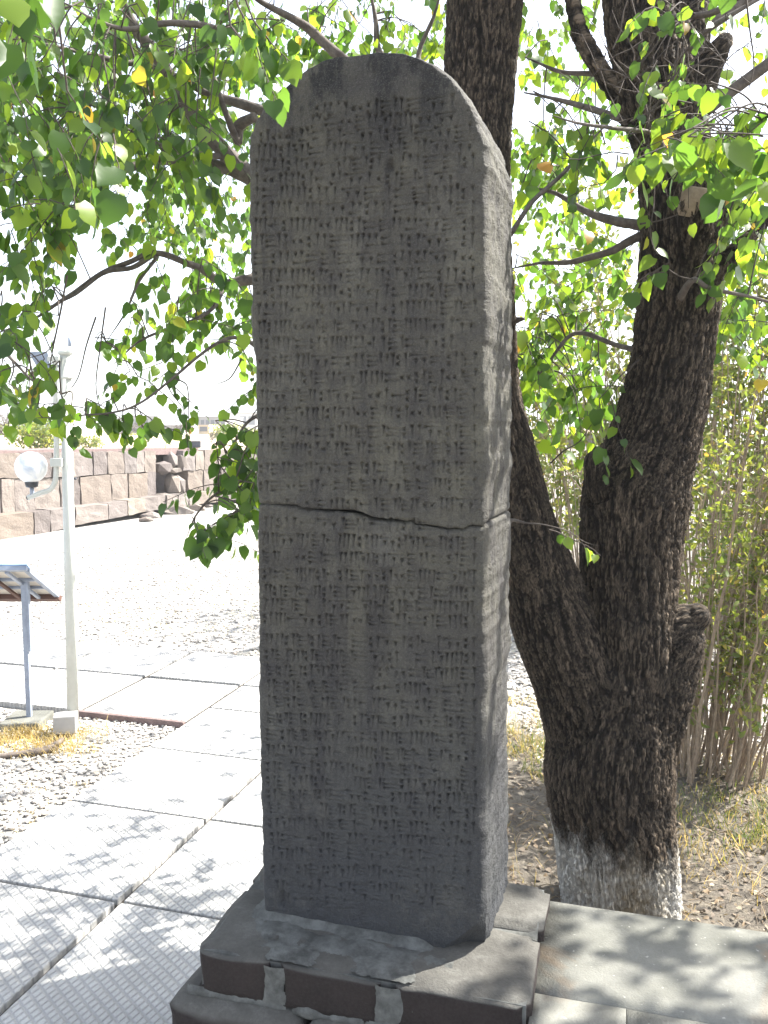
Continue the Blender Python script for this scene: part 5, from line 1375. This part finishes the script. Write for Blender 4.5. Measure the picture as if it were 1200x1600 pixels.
# bare background trees and bushes
def bare_tree(label, px, py, Y, hpx, seed, leafy=0, green='shrubleaf', group='bare trees beyond the wall'):
    r0 = random.Random(seed); b = at(px, py, Y); h = hpx / FPX * Y
    root = empty('bare_tree', label, 'tree', (b.x, Y, 1.0 if b.z < 1.1 else b.z), group=group)
    A = Acc(); Tk = Acc(); Lf = Acc(); LV, LT = LEAFV[0]
    def grow(acc, p, d, l, r, lev):
        pts = [p]; dd = d
        for i in range(4):
            dd = (dd + Vector((r0.gauss(0, .16), r0.gauss(0, .16), r0.gauss(0.03, .08)))).normalized(); pts.append(pts[-1] + dd * l / 4)
        V, T, Q = tube_geo(pts, np.linspace(r, r * .6, 5), 5 if lev < 2 else 3, False); acc.add(V, T, Q)
        if lev < 5:
            for i in range(3 if lev else 4):
                q = pts[r0.choice([2, 3, 4])]; nd = (dd * .8 + Vector((r0.gauss(0, .75), r0.gauss(0, .75), r0.gauss(.15, .35)))).normalized()
                grow(A, q, nd, l * .68, r * .55, lev + 1)
        if leafy and lev > 2:
            for i in range(leafy):
                q = pts[-1] + Vector((r0.gauss(0, .1), r0.gauss(0, .1), r0.gauss(0, .1))) * h * .5
                x, y, z = frame(Vector((r0.gauss(0, 1), r0.gauss(0, 1), r0.gauss(0, 1))), Vector((r0.gauss(0, 1), r0.gauss(0, 1), 1))); A3 = np.array([tuple(x), tuple(y), tuple(z)])
                Lf.add(LV * h * .045 * r0.uniform(.6, 1.5) @ A3 + np.array(tuple(q)), LT, t=r0.random() * .7)
    for k_ in range(3 if not leafy else 4): grow(Tk, Vector((0, 0, 0)), Vector((r0.gauss(0, .5), r0.gauss(0, .3), 1)).normalized(), h * .40, h * .022, 0)
    Tk.obj('trunk', M['branch'], root); o = A.obj('branches', M['branch'], root); o['kind'] = 'stuff'
    if leafy: o = Lf.obj('crown', M[green], root); o['kind'] = 'stuff'
bare_tree('bare forked tree standing directly above the middle of the old wall', 217, 699, 26, 55, 1)
bare_tree('bare tree with upright limbs left of the dark pavilion', 283, 700, 28, 50, 2)
bare_tree('bare tree rising just right of the lamp post', 178, 700, 30, 55, 3)
bare_tree('wide grey bare tree at the left border behind the lamp arm', 20, 700, 30, 75, 4)
bare_tree('smallest bare tree, farthest to the right along the wall top', 330, 700, 30, 26, 8)
def bush(label, px, py, Y, wpx, hpx, seed, mat='shrubleaf', n=1500, ls=.05):
    r0 = random.Random(seed); b = at(px, py, Y); w = wpx / FPX * Y / 2; h = hpx / FPX * Y
    root = empty('bush', label, 'bush', (b.x, Y, b.z - .1 * h)); Lf = Acc(); St = Acc(); LV, LT = LEAFV[0]
    lobes = [(Vector((r0.uniform(-.6, .6) * w, r0.uniform(-.5, .5) * w, h * r0.uniform(.3, .75))), r0.uniform(.3, .55) * w) for _ in range(9)]
    for c_, r_c in lobes:
        V, T, Q = tube_geo(smooth_path([Vector((0, 0, 0)), c_ * .5 + rv(.02), c_], 3), .02 * w, 4, False); St.add(V, T, Q)
        for i in range(n // 9):
            d = Vector((r0.gauss(0, 1), r0.gauss(0, 1), r0.gauss(0, 1))).normalized() * r_c * r0.random() ** .45; d.z *= min(1, h / w)
            q = c_ + d
            if q.z < 0: continue
            x, y, z = frame(Vector((r0.gauss(0, 1), r0.gauss(0, 1), r0.gauss(0, 1))), Vector((r0.gauss(0, 1), r0.gauss(0, 1), 1))); A3 = np.array([tuple(x), tuple(y), tuple(z)])
            Lf.add(LV * ls * w * r0.uniform(.6, 1.6) @ A3 + np.array(tuple(q)), LT, t=r0.random() * .75)
    o = St.obj('stems', M['shrubstem'], root); o['kind'] = 'stuff'; o = Lf.obj('foliage', M[mat], root); o['kind'] = 'stuff'
bush('bright green bush behind the lamp globe on top of the wall', 60, 702, 20, 95, 48, 5, 'shrubleaf', 2400, .06)
bush('small green bush just right of the lamp post above the wall', 138, 700, 22, 50, 22, 6, 'shrubleaf', 900, .08)
bush('rounded olive bush before the dark pavilion', 355, 690, 45, 62, 36, 7, 'shrubleaf', 1500, .06)
bush('low grey green scrub in the distance between the bare trees', 240, 694, 60, 110, 18, 9, 'shrubleaf', 1200, .05)
bush('hazy far scrub right of the pavilion', 395, 690, 70, 60, 26, 12, 'shrubleaf', 1000, .06)
bush('broad far scrub at the left end of the horizon', 0, 694, 60, 120, 40, 13, 'shrubleaf', 1400, .05)

# ================================================================ HAZE
hz = MT('haze_air'); hz.N.remove(hz.b)
pv = hz.N.new('ShaderNodeVolumePrincipled'); pv.inputs['Density'].default_value = 0.0016; pv.inputs['Color'].default_value = (0.9, 0.93, 0.97, 1)
hz.L.new(pv.outputs[0], hz.N['Material Output'].inputs['Volume'])
bm = box_geo(-700, 700, -60, 1200, -1.2, 24)
o = bm_obj('haze', bm, hz.m); tag(o, 'pale dusty air over the distant ground', 'haze', kind='stuff')
